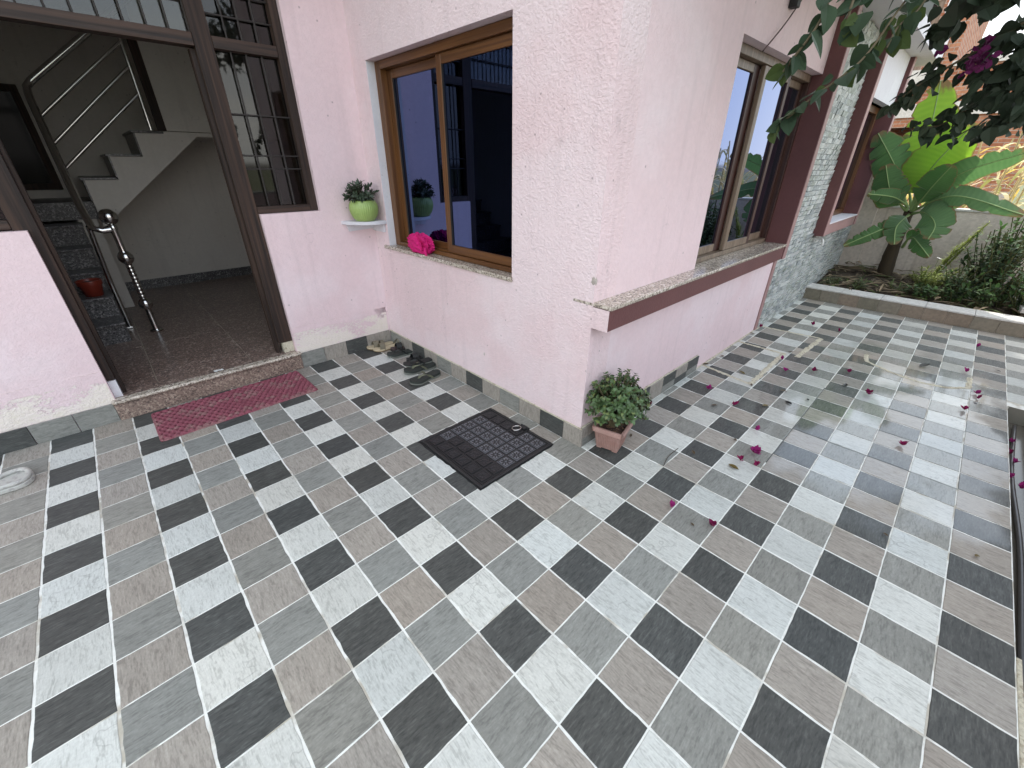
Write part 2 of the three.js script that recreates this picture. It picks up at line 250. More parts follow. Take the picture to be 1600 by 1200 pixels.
  for (const k in rest) { const m = mesh('small_tiles', rest[k], tileMat[k], patio); m.userData = { kind: 'stuff' }; }
  // joints black with grime where water stands
  const grime = std({ color: col(0.06, 0.07, 0.065), roughness: 0.4 });
  const dirty = (p, q) => { const A = onY(...p), B = onY(...q); if (Math.abs(A.x - B.x) > Math.abs(A.z - B.z)) { const z = Math.round((A.z + B.z) / 0.4) * 0.2; mesh('grimy_joint', box(Math.min(A.x, B.x), Math.max(A.x, B.x), -0.004, -0.0014, z - 0.0028, z + 0.0028), grime, patio); } else { const x = Math.round((A.x + B.x) / 0.4) * 0.2; mesh('grimy_joint', box(x - 0.0042, x + 0.0042, -0.004, -0.0014, Math.min(A.z, B.z), Math.max(A.z, B.z)), grime, patio); } };
  dirty([1240, 666], [1497, 760]); dirty([1332, 619], [1509, 669]); dirty([1372, 669], [1504, 710]); dirty([1287, 605], [1240, 666]); dirty([1240, 666], [1196, 722]); dirty([1300, 560], [1345, 574]);
  // rough cement strips where two floor patches were re-laid, and a curved one
  const strip = (pts, w, seed) => {
    const r = rng(seed), pos = [], n = 40, c = new THREE.CatmullRomCurve3(pts.map(([x, z]) => V(x, 0, z)), false, 'catmullrom', 0.05), L = [], Rr = [];
    for (let k = 0; k <= n; k++) { const p = c.getPoint(k / n), t = c.getTangent(k / n), s = V(-t.z, 0, t.x), a = w * (0.35 + 0.4 * r()), b = w * (0.35 + 0.4 * r()); L.push(p.clone().addScaledVector(s, a).setY(0.0012)); Rr.push(p.clone().addScaledVector(s, -b).setY(0.0012)); p.y = 0.003 + 0.002 * r(); L[k].mid = p; }
    for (let k = 0; k < n; k++) for (const [a, b, cc] of [[L[k], L[k + 1], L[k].mid], [L[k + 1], L[k + 1].mid, L[k].mid], [L[k].mid, L[k + 1].mid, Rr[k]], [L[k + 1].mid, Rr[k + 1], Rr[k]]]) pos.push(...a.toArray(), ...b.toArray(), ...cc.toArray());
    const g = new THREE.BufferGeometry(); g.setAttribute('position', new THREE.Float32BufferAttribute(pos, 3)); g.computeVertexNormals(); return planar(g);
  };
  mesh('cement_strip', strip([[3.33, 0.745], [3.26, 1.17]], 0.03, 1), M.cement, patio);
  mesh('cement_strip', strip([[3.25, 1.17], [4.15, 1.16]], 0.034, 2), M.cement, patio);
  mesh('cement_strip', strip([[4.14, 0.75], [4.13, 1.15]], 0.03, 3), M.cement, patio);
  mesh('cement_strip', strip([[4.13, 1.27], [4.84, 1.30]], 0.036, 4), M.cement, patio);
  mesh('cement_strip', strip([[4.78, 0.75], [4.84, 1.29]], 0.03, 5), M.cement, patio);
  mesh('cement_strip', strip([[3.2, 0.742], [3.7, 0.741], [4.2, 0.742], [4.8, 0.741]], 0.022, 6), M.cement, patio);
  mesh('cement_strip', strip([[4.68, 1.70], [4.5, 1.73], [4.36, 1.94], [4.31, 2.12], [4.345, 2.27], [4.47, 2.39], [4.72, 2.39]], 0.03, 7), M.cement, patio);
  // the edge of the patio along the drain
  mesh('edge_strip', rbox(-3.2, 1.75, -0.15, 0.001, DR0 + 0.001, DR0 + 0.016, 0.003), M.cement, patio);
}
{ // drain channel
  const d = structure('drain_channel');
  mesh('channel_bed', box(-3.2, DRX, -0.155, -0.12, DR0 + 0.002, DR1), std({ color: col(0.15, 0.135, 0.115), roughness: 0.15 }), d);
  mesh('channel_wall', box(-3.2, DRX, -0.15, 0.0, DR1, DR1 + 0.1), std({ color: col(0.2, 0.19, 0.16), roughness: 0.85 }), d); mesh('channel_wall', box(DRX - 0.003, DRX, -0.15, -0.004, DR0 + 0.0125, DR1), std({ color: col(0.2, 0.19, 0.16), roughness: 0.85 }), d);
  mesh('hose', tube([V(0.6, -0.10, 2.68), V(1.6, -0.1, 2.655), V(2.6, -0.1, 2.67), V(3.4, -0.1, 2.65), V(4.2, -0.1, 2.675)], 0.011, 8), std({ color: col(0.05, 0.045, 0.045), roughness: 0.3 }), d);
}

// ================================================================ THE HOUSE
const house = thing('house', 'pink rendered house with brown framed windows, an open doorway and stone cladding', 'house');
const WX = 1.60, WZ = 0.735, WD = -1.61; // faces of the middle wall, the side wall and the door wall
{
  // middle wall with its window hole
  mesh('wall', slabZY([[-1.75, 0], [WZ, 0], [WZ, 6.4], [-1.75, 6.4]], [rect(-1.392, 0.117, 0.925, 2.20)], WX, WX + 0.2), M.pink, house);
  // side wall: pink part
  mesh('wall', slabXY([[WX + 0.2, 0], [4.585, 0], [4.585, 0.80], [4.485, 0.80], [4.485, 6.4], [WX + 0.2, 6.4]], [rect(2.765, 4.405, 0.915, 2.195)], WZ - 0.2, WZ), M.pinkSmooth, house);
  // side wall: clad part, behind the stones
  mesh('wall', slabXY([[4.585, 0], [8.1, 0], [8.1, 6.4], [4.485, 6.4], [4.485, 0.80], [4.585, 0.80]], [rect(5.872, 7.372, 0.95, 2.19)], WZ - 0.22, WZ - 0.016), M.darkMortar, house);
  // door wall with the T-shaped opening
  mesh('wall', slabXY([[-3, 0], [-0.435, 0], [-0.435, 1.222], [-0.95, 1.222], [-0.95, 2.76], [1.165, 2.76], [1.165, 1.228], [0.735, 1.228], [0.735, 0], [WX, 0], [WX, 6.4], [-3, 6.4]], [], WD - 0.14, WD), M.pinkSmooth, house);
  // damp band at the foot of the door wall (thin skin of old lime wash)
  mesh('lime_wash', [slabXY([[-2, 0.13], [-0.44, 0.13], [-0.44, 0.36], [-2, 0.36]], [], WD, WD + 0.002)], M.damp, house);
  mesh('lime_wash', [slabXY([[0.74, 0.13], [1.585, 0.13], [1.585, 0.36], [0.74, 0.36]], [], WD, WD + 0.002)], M.damp, house);
  // body of the house behind and above
  for (const g of [box(-3, -1.3, 0, 2.95, -6, WD - 0.142), box(1.802, 1.9, 0, 2.95, -5.2, -1.752), box(8.0, 8.1, 0, 6.4, -6, WZ - 0.222), box(-3, 1.798, 2.96, 6.4, -6.0, -5.9), box(1.9, 8, 0, 6.4, -6, -5.9)]) mesh('wall', g, M.pinkSmooth, house);
  mesh('roof', box(-3.1, 8.3, 6.402, 6.55, -6.1, 0.85), M.concrete, house);
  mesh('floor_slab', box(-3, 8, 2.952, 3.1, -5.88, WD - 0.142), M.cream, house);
  // projecting slab over the side wall and over the door recess
  mesh('sunshade_slab', box(WX + 0.05, 8.1, 2.68, 2.80, WZ + 0.001, WZ + 0.26), M.whitePaint, house);
  mesh('porch_slab', box(-3, WX - 0.001, 2.90, 3.0, WD + 0.001, WD + 0.32), M.whitePaint, house);
  // edge of the wall: a knocked-off corner
  const chip = new THREE.IcosahedronGeometry(0.017, 2); { const p = chip.attributes.position, r = rng(3); for (let i = 0; i < p.count; i++) { const k = 0.75 + 0.5 * fbm(p.getX(i) * 20 + 3, p.getY(i) * 20 + 3, 8, 8, 2, 9); p.setXYZ(i, p.getX(i) * k * 0.6, p.getY(i) * k * 1.6, p.getZ(i) * k); } chip.computeVertexNormals(); }
  mesh('plaster_chip', planar(chip.translate(WX + 0.006, 1.03, WZ - 0.011)), M.concrete, house);
  const dent = new THREE.IcosahedronGeometry(0.006, 1).scale(0.5, 2.2, 1); mesh('plaster_chip', planar(dent.translate(WX, 0.335, -0.17)), M.concrete, house);

  // worn arris of the corner, flaked back to the plaster
  { const r = rng(17), pts = []; for (let k = 0; k <= 8; k++) pts.push(V(WX + 0.0005 + 0.0012 * r(), 0.14 + k * 0.098, WZ - 0.0005 - 0.0012 * r())); const g = tube(pts, 0.0028, 6, 200), p = g.attributes.position; for (let i = 0; i < p.count; i++) { const k = 0.4 + 1.2 * fbm(p.getY(i) * 0.4, 0.3, 60, 4, 3, 19), cx = WX + 0.001, cz = WZ - 0.001; p.setXYZ(i, cx + (p.getX(i) - cx) * k, p.getY(i), cz + (p.getZ(i) - cz) * k); } g.computeVertexNormals(); mesh('worn_edge', planar(g), M.pink, house); }
  // ---- skirting tiles
  const sk = (g, k) => mesh('skirting_tile', g, skirtMat[k], house);
  const along = ['grey', 'beige', 'dark', 'beige', 'grey', 'beige', 'dark', 'beige', 'grey', 'beige', 'dark', 'beige'];
  along.forEach((k, n) => { const z0 = SK_D + 0.004 + n * 0.2, z1 = n === 11 ? SK_Z : z0 + 0.197; sk(rbox(SK_X, WX + 0.002, 0, 0.122 + (n % 3) * 0.002, z0, z1, 0.0015), k); });
  ['grey', 'beige', 'dark', 'beige'].forEach((k, n) => { const x0 = 0.752 + n * 0.2; sk(rbox(x0, n === 3 ? SK_X - 0.002 : x0 + 0.197, 0, 0.132, SK_D - 0.008, SK_D + 0.001, 0.0015), k); });
  ['grey', 'grey', 'dark', 'grey', 'dark', 'grey'].forEach((k, n) => { const x1 = -0.457 - n * 0.201; sk(rbox(x1 - 0.197, x1, 0, 0.13, SK_D - 0.008, SK_D + 0.004, 0.0015), k); });
  ['beige', 'grey', 'beige', 'dark', 'beige', 'dark', 'beige', 'dark'].forEach((k, n) => { const x0 = SK_X + 0.0 + n * 0.2; if (n) sk(rbox(x0 + 0.001, x0 + 0.198, 0.062, 0.135, WZ + 0.001, SK_Z, 0.0015), k); else sk(rbox(WX + 0.003, x0 + 0.198, 0.062, 0.135, WZ + 0.001, SK_Z, 0.0015), k); });
  ['grey', 'dark', 'beige', 'grey', 'beige', 'grey', 'dark', 'grey'].forEach((k, n) => { const x0 = SK_X + n * 0.2; sk(rbox(n ? x0 + 0.001 : WX + 0.003, x0 + 0.198, 0, 0.06, WZ + 0.001, SK_Z - 0.001, 0.0015), k); });
  // ragged bed of mortar on top of the skirting
  const mortar = (pts, seed) => { const r = rng(seed); const g = tube(pts, 0.006, 6, 60); const p = g.attributes.position; for (let i = 0; i < p.count; i++) { p.setXYZ(i, p.getX(i) + (r() - 0.5) * 0.003, p.getY(i) + (r() - 0.5) * 0.004, p.getZ(i) + (r() - 0.5) * 0.003); } g.computeVertexNormals(); return planar(g); };
  mesh('mortar_bead', mortar([V(WX - 0.002, 0.127, -1.59), V(WX - 0.002, 0.127, -0.4), V(WX - 0.002, 0.127, WZ + 0.012)], 5), M.cement, house);
  mesh('mortar_bead', mortar([V(WX, 0.137, WZ + 0.006), V(2.4, 0.137, WZ + 0.006), V(3.18, 0.137, WZ + 0.006)], 6), M.cement, house);

  // ---- ledge under the side window: granite top on a maroon band
  mesh('ledge', box(WX, 4.485, 0.785, 0.898, WZ + 0.0005, 0.838), M.maroon, house);
  mesh('ledge_end', box(WX - 0.002, WX + 0.0, 0.783, 0.898, WZ + 0.0005, 0.839), M.pink, house);
  mesh('sill', rbox(WX - 0.001, 4.398, 0.899, 0.921, 0.60, 0.852, 0.006), M.graniteSill, house);
  // ---- maroon fins round the windows
  const fin = (x0, x1, y0, y1, z0) => { mesh('window_fin', box(x0, x1, y0, y1, z0, 0.842), M.maroon, house); mesh('fin_edge', box(x0 + 0.001, x1 + 0.001, y0, y1, 0.842, 0.848), M.maroonPale, house); };
  fin(4.40, 4.4835, 0.784, 2.678, 0.536); mesh('trim_strip', box(4.586, 4.66, 0.0, 0.784, WZ - 0.016, WZ + 0.012), M.maroonPale, house);
  fin(5.775, 5.88, 0.85, 2.678, 0.55); fin(7.36, 7.47, 0.85, 2.678, 0.55);
  mesh('window_apron', box(5.88, 7.36, 0.85, 0.968, 0.60, 0.838), M.maroonPale, house);
  mesh('sill', rbox(5.882, 7.358, 0.969, 0.985, 0.60, 0.85, 0.004), M.whitePaint, house);
  mesh('wall', box(5.882, 7.358, 2.19, 2.678, 0.60, 0.80), M.whitePaint, house);

  // ---- stone cladding of small split faces
  const clad = sub('stone_cladding', house), R = rng(23), H = 0.046, list = [];
  const holes = [[4.40, 4.487, 0, 9], [5.772, 7.473, 0.848, 9], [0, 4.662, 0, 0.80]];
  for (let r = 0; r * H < 2.67; r++) { let x = 4.49 - R() * 0.1; while (x < 8.1) { const w = 0.09 + 0.05 * R(), y0 = r * H, low = y0 < 0.76, wide = y0 > 0.83; let x0 = Math.max(x, low ? 4.663 : 4.489), x1 = Math.min(x + w, 8.1); if (wide && x0 < 5.77 && x1 > 5.73) x1 = 5.771; const y1 = Math.min(y0 + H, 2.677), cx = (x0 + x1) / 2, cy = (y0 + y1) / 2; x += w; if (x1 - x0 < 0.02) continue; if (holes.some(([a, b, c, d]) => cx > a - 0.02 && cx < b + 0.02 && cy > c - 0.02 && cy < d)) continue; const q = toPx(V(cx, cy, WZ)); list.push({ x0, x1, y0, y1, see: q[0] > 0 && q[0] < 1600 && q[1] > 0 && q[1] < 1200 ? 1 / q[2] : 0 }); } }
  const stoneM = [[0.46, 0.49, 0.47], [0.34, 0.37, 0.37], [0.60, 0.62, 0.59], [0.38, 0.41, 0.37], [0.52, 0.54, 0.53]].map((c, n) => std({ map: tex(128, 128, (u, v) => { const a = fbm(u, v, 10, 10, 4, 500 + n), b = fbm(u, v, 30, 30, 2, 520 + n); return S(mixc(c, [0.62, 0.68, 0.66], sm(0.5, 0.8, a)), 0.62 + 0.6 * b); }, { size: [0.25, 0.25] }), roughness: 0.7, bumpMap: plasterBump, bumpScale: 0.004 }));
  const order = [...list].sort((a, b) => b.see - a.see), big = new Set(order.slice(0, 300)), rest = stoneM.map(() => []);
  for (const s of list) {
    const g = new THREE.BoxGeometry(s.x1 - s.x0 - 0.004, s.y1 - s.y0 - 0.004, 0.03, 2, 1, 1).translate((s.x0 + s.x1) / 2, (s.y0 + s.y1) / 2, WZ - 0.012), p = g.attributes.position, d = R() * 0.008, a = (R() - 0.5) * 0.008, b = 0.004 + (R() - 0.5) * 0.008, m = 0.004 * R();
    for (let i = 0; i < p.count; i++) if (p.getZ(i) > WZ - 0.01) { const fx = (p.getX(i) - s.x0) / (s.x1 - s.x0) - 0.5, fy = (p.getY(i) - s.y0) / H - 0.5; p.setZ(i, p.getZ(i) + d + a * fx * 2 + b * fy * 2 + (Math.abs(fx) < 0.2 ? m : 0)); }
    const n = g.toNonIndexed(); n.computeVertexNormals(); const gg = planar(n), k = Math.floor(R() * 5);
    if (big.has(s)) mesh('stone', gg, stoneM[k], clad); else rest[k].push(gg);
  }
  rest.forEach((l, k) => { if (l.length) mesh('small_stones', l, stoneM[k], clad).userData = { kind: 'stuff' }; });
}

// ---- sliding window in the middle wall
{
  const w = sub('window', house), z0 = -1.39, z1 = 0.115, y0 = 0.946, y1 = 2.198, xf = 1.665;
  mesh('sill', rbox(1.584, 1.79, 0.916, 0.944, -1.46, 0.125, 0.005), M.graniteSill, w);
  mesh('reveal', [box(1.6035, 1.664, 0.945, 2.197, -1.3915, -1.3885)], M.whitePaint, w);
  for (const g of [rbox(xf, xf + 0.09, y0, y1, z0, z0 + 0.07), rbox(xf, xf + 0.09, y0, y1, z1 - 0.035, z1)]) mesh('frame_jamb', g, M.sashWood, w);
  for (const g of [rbox(xf, xf + 0.09, y1 - 0.05, y1, z0 + 0.07, z1 - 0.035), rbox(xf, xf + 0.02, y0, y0 + 0.03, z0 + 0.07, z1 - 0.035), rbox(xf + 0.035, xf + 0.09, y0, y0 + 0.04, z0 + 0.07, z1 - 0.035)]) mesh('frame_rail', g, M.sashWoodH, w);
  const sash = (a, b, x, e = 0.055) => { const t = 0.055; mesh('sash_stile', rbox(x, x + 0.03, y0 + 0.032, y1 - 0.051, a, a + t), M.sashWood, w); mesh('sash_stile', rbox(x, x + 0.03, y0 + 0.032, y1 - 0.051, b - e, b), M.sashWood, w); mesh('sash_rail', rbox(x, x + 0.03, y1 - 0.105, y1 - 0.051, a + t, b - e), M.sashWoodH, w); mesh('sash_rail', rbox(x, x + 0.03, y0 + 0.032, y0 + 0.088, a + t, b - e), M.sashWoodH, w); mesh('pane', box(x + 0.012, x + 0.018, y0 + 0.082, y1 - 0.1, a + t - 0.004, b - e + 0.004), M.blueGlass, w); mesh('gasket', box(x + 0.004, x + 0.013, y0 + 0.08, y1 - 0.1, a + t - 0.001, a + t + 0.012), M.rubber, w); };
  sash(z0 + 0.071, -0.61, xf + 0.055); sash(-0.665, z1 - 0.036, xf + 0.021, 0.03);
}
// ---- wide sliding window in the side wall
{
  const w = sub('window', house), y0 = 0.922, y1 = 2.193, zf = 0.668, x0 = 2.766, x1 = 4.399;
  for (const g of [rbox(x0, x0 + 0.05, y0, y1, zf - 0.09, zf), rbox(x1 - 0.04, x1, y0, y1, zf - 0.09, zf)]) mesh('frame_jamb', g, M.sashDark, w);  // outer frame stands in shade, put into a darker wood colour
  for (const g of [rbox(x0 + 0.05, x1 - 0.04, y1 - 0.05, y1, zf - 0.09, zf), rbox(x0 + 0.05, x1 - 0.04, y0, y0 + 0.035, zf - 0.09, zf)]) mesh('frame_rail', g, M.sashPale, w);
  const sash = (a, b, z, ml, tl, mr, tr) => { mesh('sash_stile', rbox(a, a + tl, y0 + 0.037, y1 - 0.052, z - 0.03, z), ml, w); mesh('sash_stile', rbox(b - tr, b, y0 + 0.037, y1 - 0.052, z - 0.03, z), mr, w); mesh('sash_rail', rbox(a + tl, b - tr, y1 - 0.10, y1 - 0.052, z - 0.03, z), M.sashPale, w); mesh('sash_rail', rbox(a + tl, b - tr, y0 + 0.037, y0 + 0.095, z - 0.03, z), M.sashPale, w); mesh('pane', box(a + tl - 0.003, b - tr + 0.003, y0 + 0.09, y1 - 0.095, z - 0.018, z - 0.012), M.skyGlass, w); };
  sash(x0 + 0.052, 3.40, zf - 0.042, M.sashDark, 0.05, M.sashDark, 0.10); sash(3.39, 3.93, zf - 0.005, M.sashPale, 0.06, M.sashDark, 0.05); sash(3.90, x1 - 0.042, zf - 0.042, M.sashPale, 0.06, M.sashDark, 0.05);
}
// ---- window in the clad wall
{
  const w = sub('window', house), y0 = 0.986, y1 = 2.189, zf = 0.68, x0 = 5.882, x1 = 7.358;
  for (const g of [rbox(x0, x0 + 0.07, y0, y1, zf - 0.08, zf), rbox(x1 - 0.07, x1, y0, y1, zf - 0.08, zf), rbox(x0 + 0.07, x1 - 0.07, y1 - 0.07, y1, zf - 0.08, zf), rbox(x0 + 0.07, x1 - 0.07, y0, y0 + 0.06, zf - 0.08, zf), rbox(6.57, 6.65, y0 + 0.06, y1 - 0.07, zf - 0.06, zf - 0.01)]) mesh('frame_bar', g, M.sashWood, w);
  mesh('pane', box(x0 + 0.06, 6.575, y0 + 0.05, y1 - 0.06, zf - 0.04, zf - 0.034), M.skyGlass, w);
  mesh('pane', box(6.645, x1 - 0.06, y0 + 0.05, y1 - 0.06, zf - 0.04, zf - 0.034), M.skyGlass, w);
}
// ---- door frame with side windows and lights above; iron bars
{
  const zf = -1.65, d = 0.09, f = sub('door_frame', house), zb = zf - d;
  mesh('post', rbox(0.632, 0.732, 0.24, 2.70, zb, zf), M.oldWood, f); mesh('post', rbox(-0.49, -0.39, 0.27, 2.70, zb, zf), M.oldWood, f);
  mesh('stile', rbox(1.108, 1.164, 1.232, 2.70, zb, zf), M.oldWood, f); mesh('stile', rbox(-0.948, -0.885, 1.226, 2.70, zb, zf), M.oldWood, f);
  mesh('rebate', box(0.606, 0.631, 0.152, 2.17, zb - 0.01, zf - 0.035), M.oldWood, f); mesh('rebate', box(-0.389, -0.37, 0.152, 2.17, zb - 0.01, zf - 0.04), M.oldWood, f);
  mesh('transom', rbox(-0.389, 0.631, 2.178, 2.245, zb, zf + 0.004), M.oldWoodH, f);
  mesh('head', rbox(-0.948, 1.164, 2.70, 2.758, zb, zf), M.oldWoodH, f);
  for (const [a, b] of [[0.733, 1.107], [-0.884, -0.491]]) { mesh('rail', rbox(a, b, 2.182, 2.245, zb, zf - 0.002), M.oldWoodH, f); mesh('rail', rbox(a, b, 1.23, 1.276, zb, zf), M.oldWoodH, f); }
  mesh('post_foot', [box(0.655, 0.734, 0.15, 0.239, zb, zf - 0.005)], M.cement, f); mesh('post_foot', [box(-0.434, -0.392, 0.15, 0.269, zb, zf + 0.01)], M.whitePaint, f);
  const bar = (x, a, b) => mesh('bar', rod(V(x, a, zf - 0.03), V(x, b, zf - 0.03), 0.0055, 6), M.iron, f), hbar = (y, a, b) => mesh('bar', rod(V(a, y, zf - 0.03), V(b, y, zf - 0.03), 0.0055, 6), M.iron, f);
  for (const x of [0.826, 0.914, 1.008]) { bar(x, 1.276, 2.182); bar(x, 2.245, 2.70); }
  for (const y of [1.519, 1.602, 1.843, 2.356, 2.47, 2.585]) hbar(y, 0.732, 1.108);
  for (const x of [-0.585, -0.685, -0.785]) { bar(x, 1.276, 2.182); bar(x, 2.245, 2.70); }
  for (const y of [1.519, 1.602, 1.843, 2.356]) hbar(y, -0.885, -0.49);
  for (let n = 0; n < 10; n++) bar(-0.29 + n * 0.1025, 2.245, 2.70); for (const y of [2.40, 2.55]) hbar(y, -0.39, 0.632);
  mesh('pane', box(0.733, 1.107, 1.276, 2.182, zf - 0.06, zf - 0.056), M.darkPane, f); mesh('pane', box(-0.884, -0.491, 1.276, 2.182, zf - 0.06, zf - 0.056), M.darkPane, f);
  mesh('pane', box(0.733, 1.107, 2.245, 2.70, zf - 0.06, zf - 0.056), M.darkPane, f); mesh('pane', box(-0.389, 0.631, 2.245, 2.70, zf - 0.06, zf - 0.056), M.pane, f); mesh('pane', box(-0.884, -0.491, 2.245, 2.70, zf - 0.06, zf - 0.056), M.darkPane, f);
}
// ---- doorstep, hall and stairs inside
{
  mesh('doorstep', [rbox(-0.455, 0.752, 0.0, 0.127, -1.74, -1.585, 0.003)], M.graniteRiser, house);
  mesh('step_nosing', planar(new RoundedBoxGeometry(1.215, 0.024, 0.07, 3, 0.011).translate(0.149, 0.139, -1.60)), M.graniteSill, house);
  const hall = sub('hall_floor', house), xs = [-1.3, -0.8, -0.195, 0.41, 1.0, 1.8], zs = [-1.637, -1.905, -2.65, -3.4, -4.15, -4.95];
  mesh('bedding', box(-1.3, 1.8, 0.10, 0.1465, -4.95, -1.742), M.cement, hall);
  for (let a = 0; a < 5; a++) for (let b = 0; b < 5; b++) { let x0 = xs[a], x1 = xs[a + 1]; if (b === 0) { x0 = Math.max(x0, -0.434); x1 = Math.min(x1, 0.734); if (x1 - x0 < 0.05) continue; } mesh('floor_slab', rbox(x0 + 0.0015, x1 - 0.0015, b ? 0.128 : 0.128, 0.15, zs[b + 1] + 0.0015, zs[b] - 0.0015, 0.001), M.granitePink, hall); }
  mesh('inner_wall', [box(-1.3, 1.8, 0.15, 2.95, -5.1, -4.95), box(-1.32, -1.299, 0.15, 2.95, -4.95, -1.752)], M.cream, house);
  mesh('inner_skirting', [box(-1.29, 1.8, 0.151, 0.262, -4.949, -4.937), box(1.788, 1.8, 0.151, 0.262, -4.93, -1.76)], M.graniteGrey, house);
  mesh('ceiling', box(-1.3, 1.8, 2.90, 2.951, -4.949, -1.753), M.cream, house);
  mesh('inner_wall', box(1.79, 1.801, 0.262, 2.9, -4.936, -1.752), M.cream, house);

  const st = sub('staircase', house), rz = [-2.86, -3.12, -3.37, -3.60, -3.84], rise = 0.178;
  rz.forEach((z, n) => { const y0 = 0.151 + n * rise, y1 = 0.15 + (n + 1) * rise, zb = n < 4 ? rz[n + 1] : -4.1; mesh('riser', box(-1.25, -0.255, y0, y1 - 0.024, zb - 0.0, z), M.graniteGrey, st); mesh('tread', rbox(-1.26, -0.242, y1 - 0.023, y1, zb - 0.002, z + 0.02, 0.006), M.graniteGrey, st); });
  mesh('stair_side', slabZY([[-2.87, 0.152], [-4.1, 0.152], [-4.1, 0.99], [-3.85, 0.99], [-3.85, 0.815], [-3.61, 0.815], [-3.61, 0.635], [-3.38, 0.635], [-3.38, 0.455], [-3.13, 0.455], [-3.13, 0.28], [-2.87, 0.28]], [], -0.2545, -0.2515), M.graniteGrey, st);
  mesh('landing', box(-1.26, -0.1, 1.06, 1.218, -4.94, -4.10), M.graniteGrey, st);
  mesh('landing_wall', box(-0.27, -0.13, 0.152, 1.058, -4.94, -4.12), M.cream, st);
  const ux = [-0.096, 0.155, 0.41, 0.655], uy = [1.224, 1.429, 1.631, 1.836];
  const zig = [[-0.1, 0.985], [0.92, 1.80], [1.78, 1.80], [1.78, 1.836], [0.655, 1.836], [0.41, 1.814], [0.41, 1.609], [0.155, 1.609], [0.155, 1.407], [-0.096, 1.407]];
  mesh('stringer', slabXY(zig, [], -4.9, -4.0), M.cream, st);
  ux.forEach((x, n) => { if (n > 2) return; mesh('tread', rbox(x - 0.03, ux[n + 1] - 0.013, uy[n + 1] - 0.021, uy[n + 1], -4.9, -3.985, 0.005), M.graniteGrey, st); mesh('riser', box(x - 0.012, x - 0.0005, uy[n] + 0.001, uy[n + 1] - 0.022, -4.9, -3.99), M.graniteGrey, st); });
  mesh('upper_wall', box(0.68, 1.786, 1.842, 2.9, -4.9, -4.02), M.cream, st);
  mesh('trim_board', box(0.61, 0.679, 1.842, 2.9, -4.06, -4.01), M.oldWood, st);
  // railing
  const rl = sub('stair_railing', house), pz = -3.04;
  const newel = new THREE.LatheGeometry([[0.001, 0], [0.05, 0], [0.05, 0.012], [0.026, 0.02], [0.024, 0.16], [0.03, 0.165], [0.024, 0.17], [0.024, 0.21], [0.038, 0.222], [0.052, 0.245], [0.052, 0.275], [0.038, 0.30], [0.024, 0.31]].concat(...Array.from({ length: 9 }, (_, k) => [[0.023, 0.315 + k * 0.033], [0.026, 0.325 + k * 0.033], [0.026, 0.336 + k * 0.033], [0.023, 0.345 + k * 0.033]]), [[0.024, 0.62], [0.04, 0.635], [0.055, 0.66], [0.055, 0.69], [0.04, 0.715], [0.024, 0.73], [0.024, 0.90], [0.032, 0.905], [0.032, 0.935], [0.02, 0.945]]).map((p) => new THREE.Vector2(...p)), 24).translate(-0.055, 0.15, pz);
  mesh('newel_post', newel, M.steel, rl); mesh('newel_ball', new THREE.SphereGeometry(0.063, 28, 20).translate(-0.055, 1.155, pz), M.steel, rl);
  const tubeOf = (name, p, r) => mesh(name, tube(p, r, 10, 40, 0.15), M.steel, rl);
  tubeOf('handrail', [V(-0.06, 1.06, pz), V(-0.13, 1.055, pz + 0.01), V(-0.18, 1.07, pz - 0.02), V(-0.2, 1.25, pz - 0.17), V(-0.21, 2.02, -3.86), V(-0.2, 2.12, -3.94), V(-0.15, 2.17, -3.95), V(0.2, 2.45, -3.95), V(0.75, 2.89, -3.95)], 0.027);
  tubeOf('post', [V(-0.23, 0.16, -3.29), V(-0.225, 0.6, -3.25), V(-0.2, 1.09, -3.08)], 0.019); mesh('post_foot', rbox(-0.29, -0.21, 0.15, 0.17, -3.32, -3.26, 0.006), M.steel, rl);
  tubeOf('post', [V(-0.21, 1.22, -3.95), V(-0.21, 1.6, -3.95), V(-0.215, 2.1, -3.95)], 0.016); tubeOf('post', [V(0.545, 1.84, -3.95), V(0.55, 2.3, -3.95), V(0.55, 2.72, -3.95)], 0.016);
  for (const [a, b] of [[1.90, 2.53], [1.69, 2.35], [1.49, 2.14]]) tubeOf('bar', [V(-0.205, a, -3.95), V(0.17, (a + b) / 2, -3.95), V(0.55, b, -3.95)], 0.014);
  // dark glazed cupboard on the landing
  const cb = sub('landing_window', house); mesh('frame', [rbox(-1.28, -0.28, 1.30, 1.36, -4.945, -4.90), rbox(-1.28, -0.28, 2.16, 2.22, -4.945, -4.90), rbox(-0.34, -0.28, 1.36, 2.16, -4.945, -4.90), rbox(-0.78, -0.73, 1.36, 2.16, -4.945, -4.90)], M.oldWood, cb); mesh('pane', box(-1.28, -0.34, 1.36, 2.16, -4.93, -4.925), std({ color: col(0.008, 0.009, 0.012), roughness: 0.08 }), cb);
}
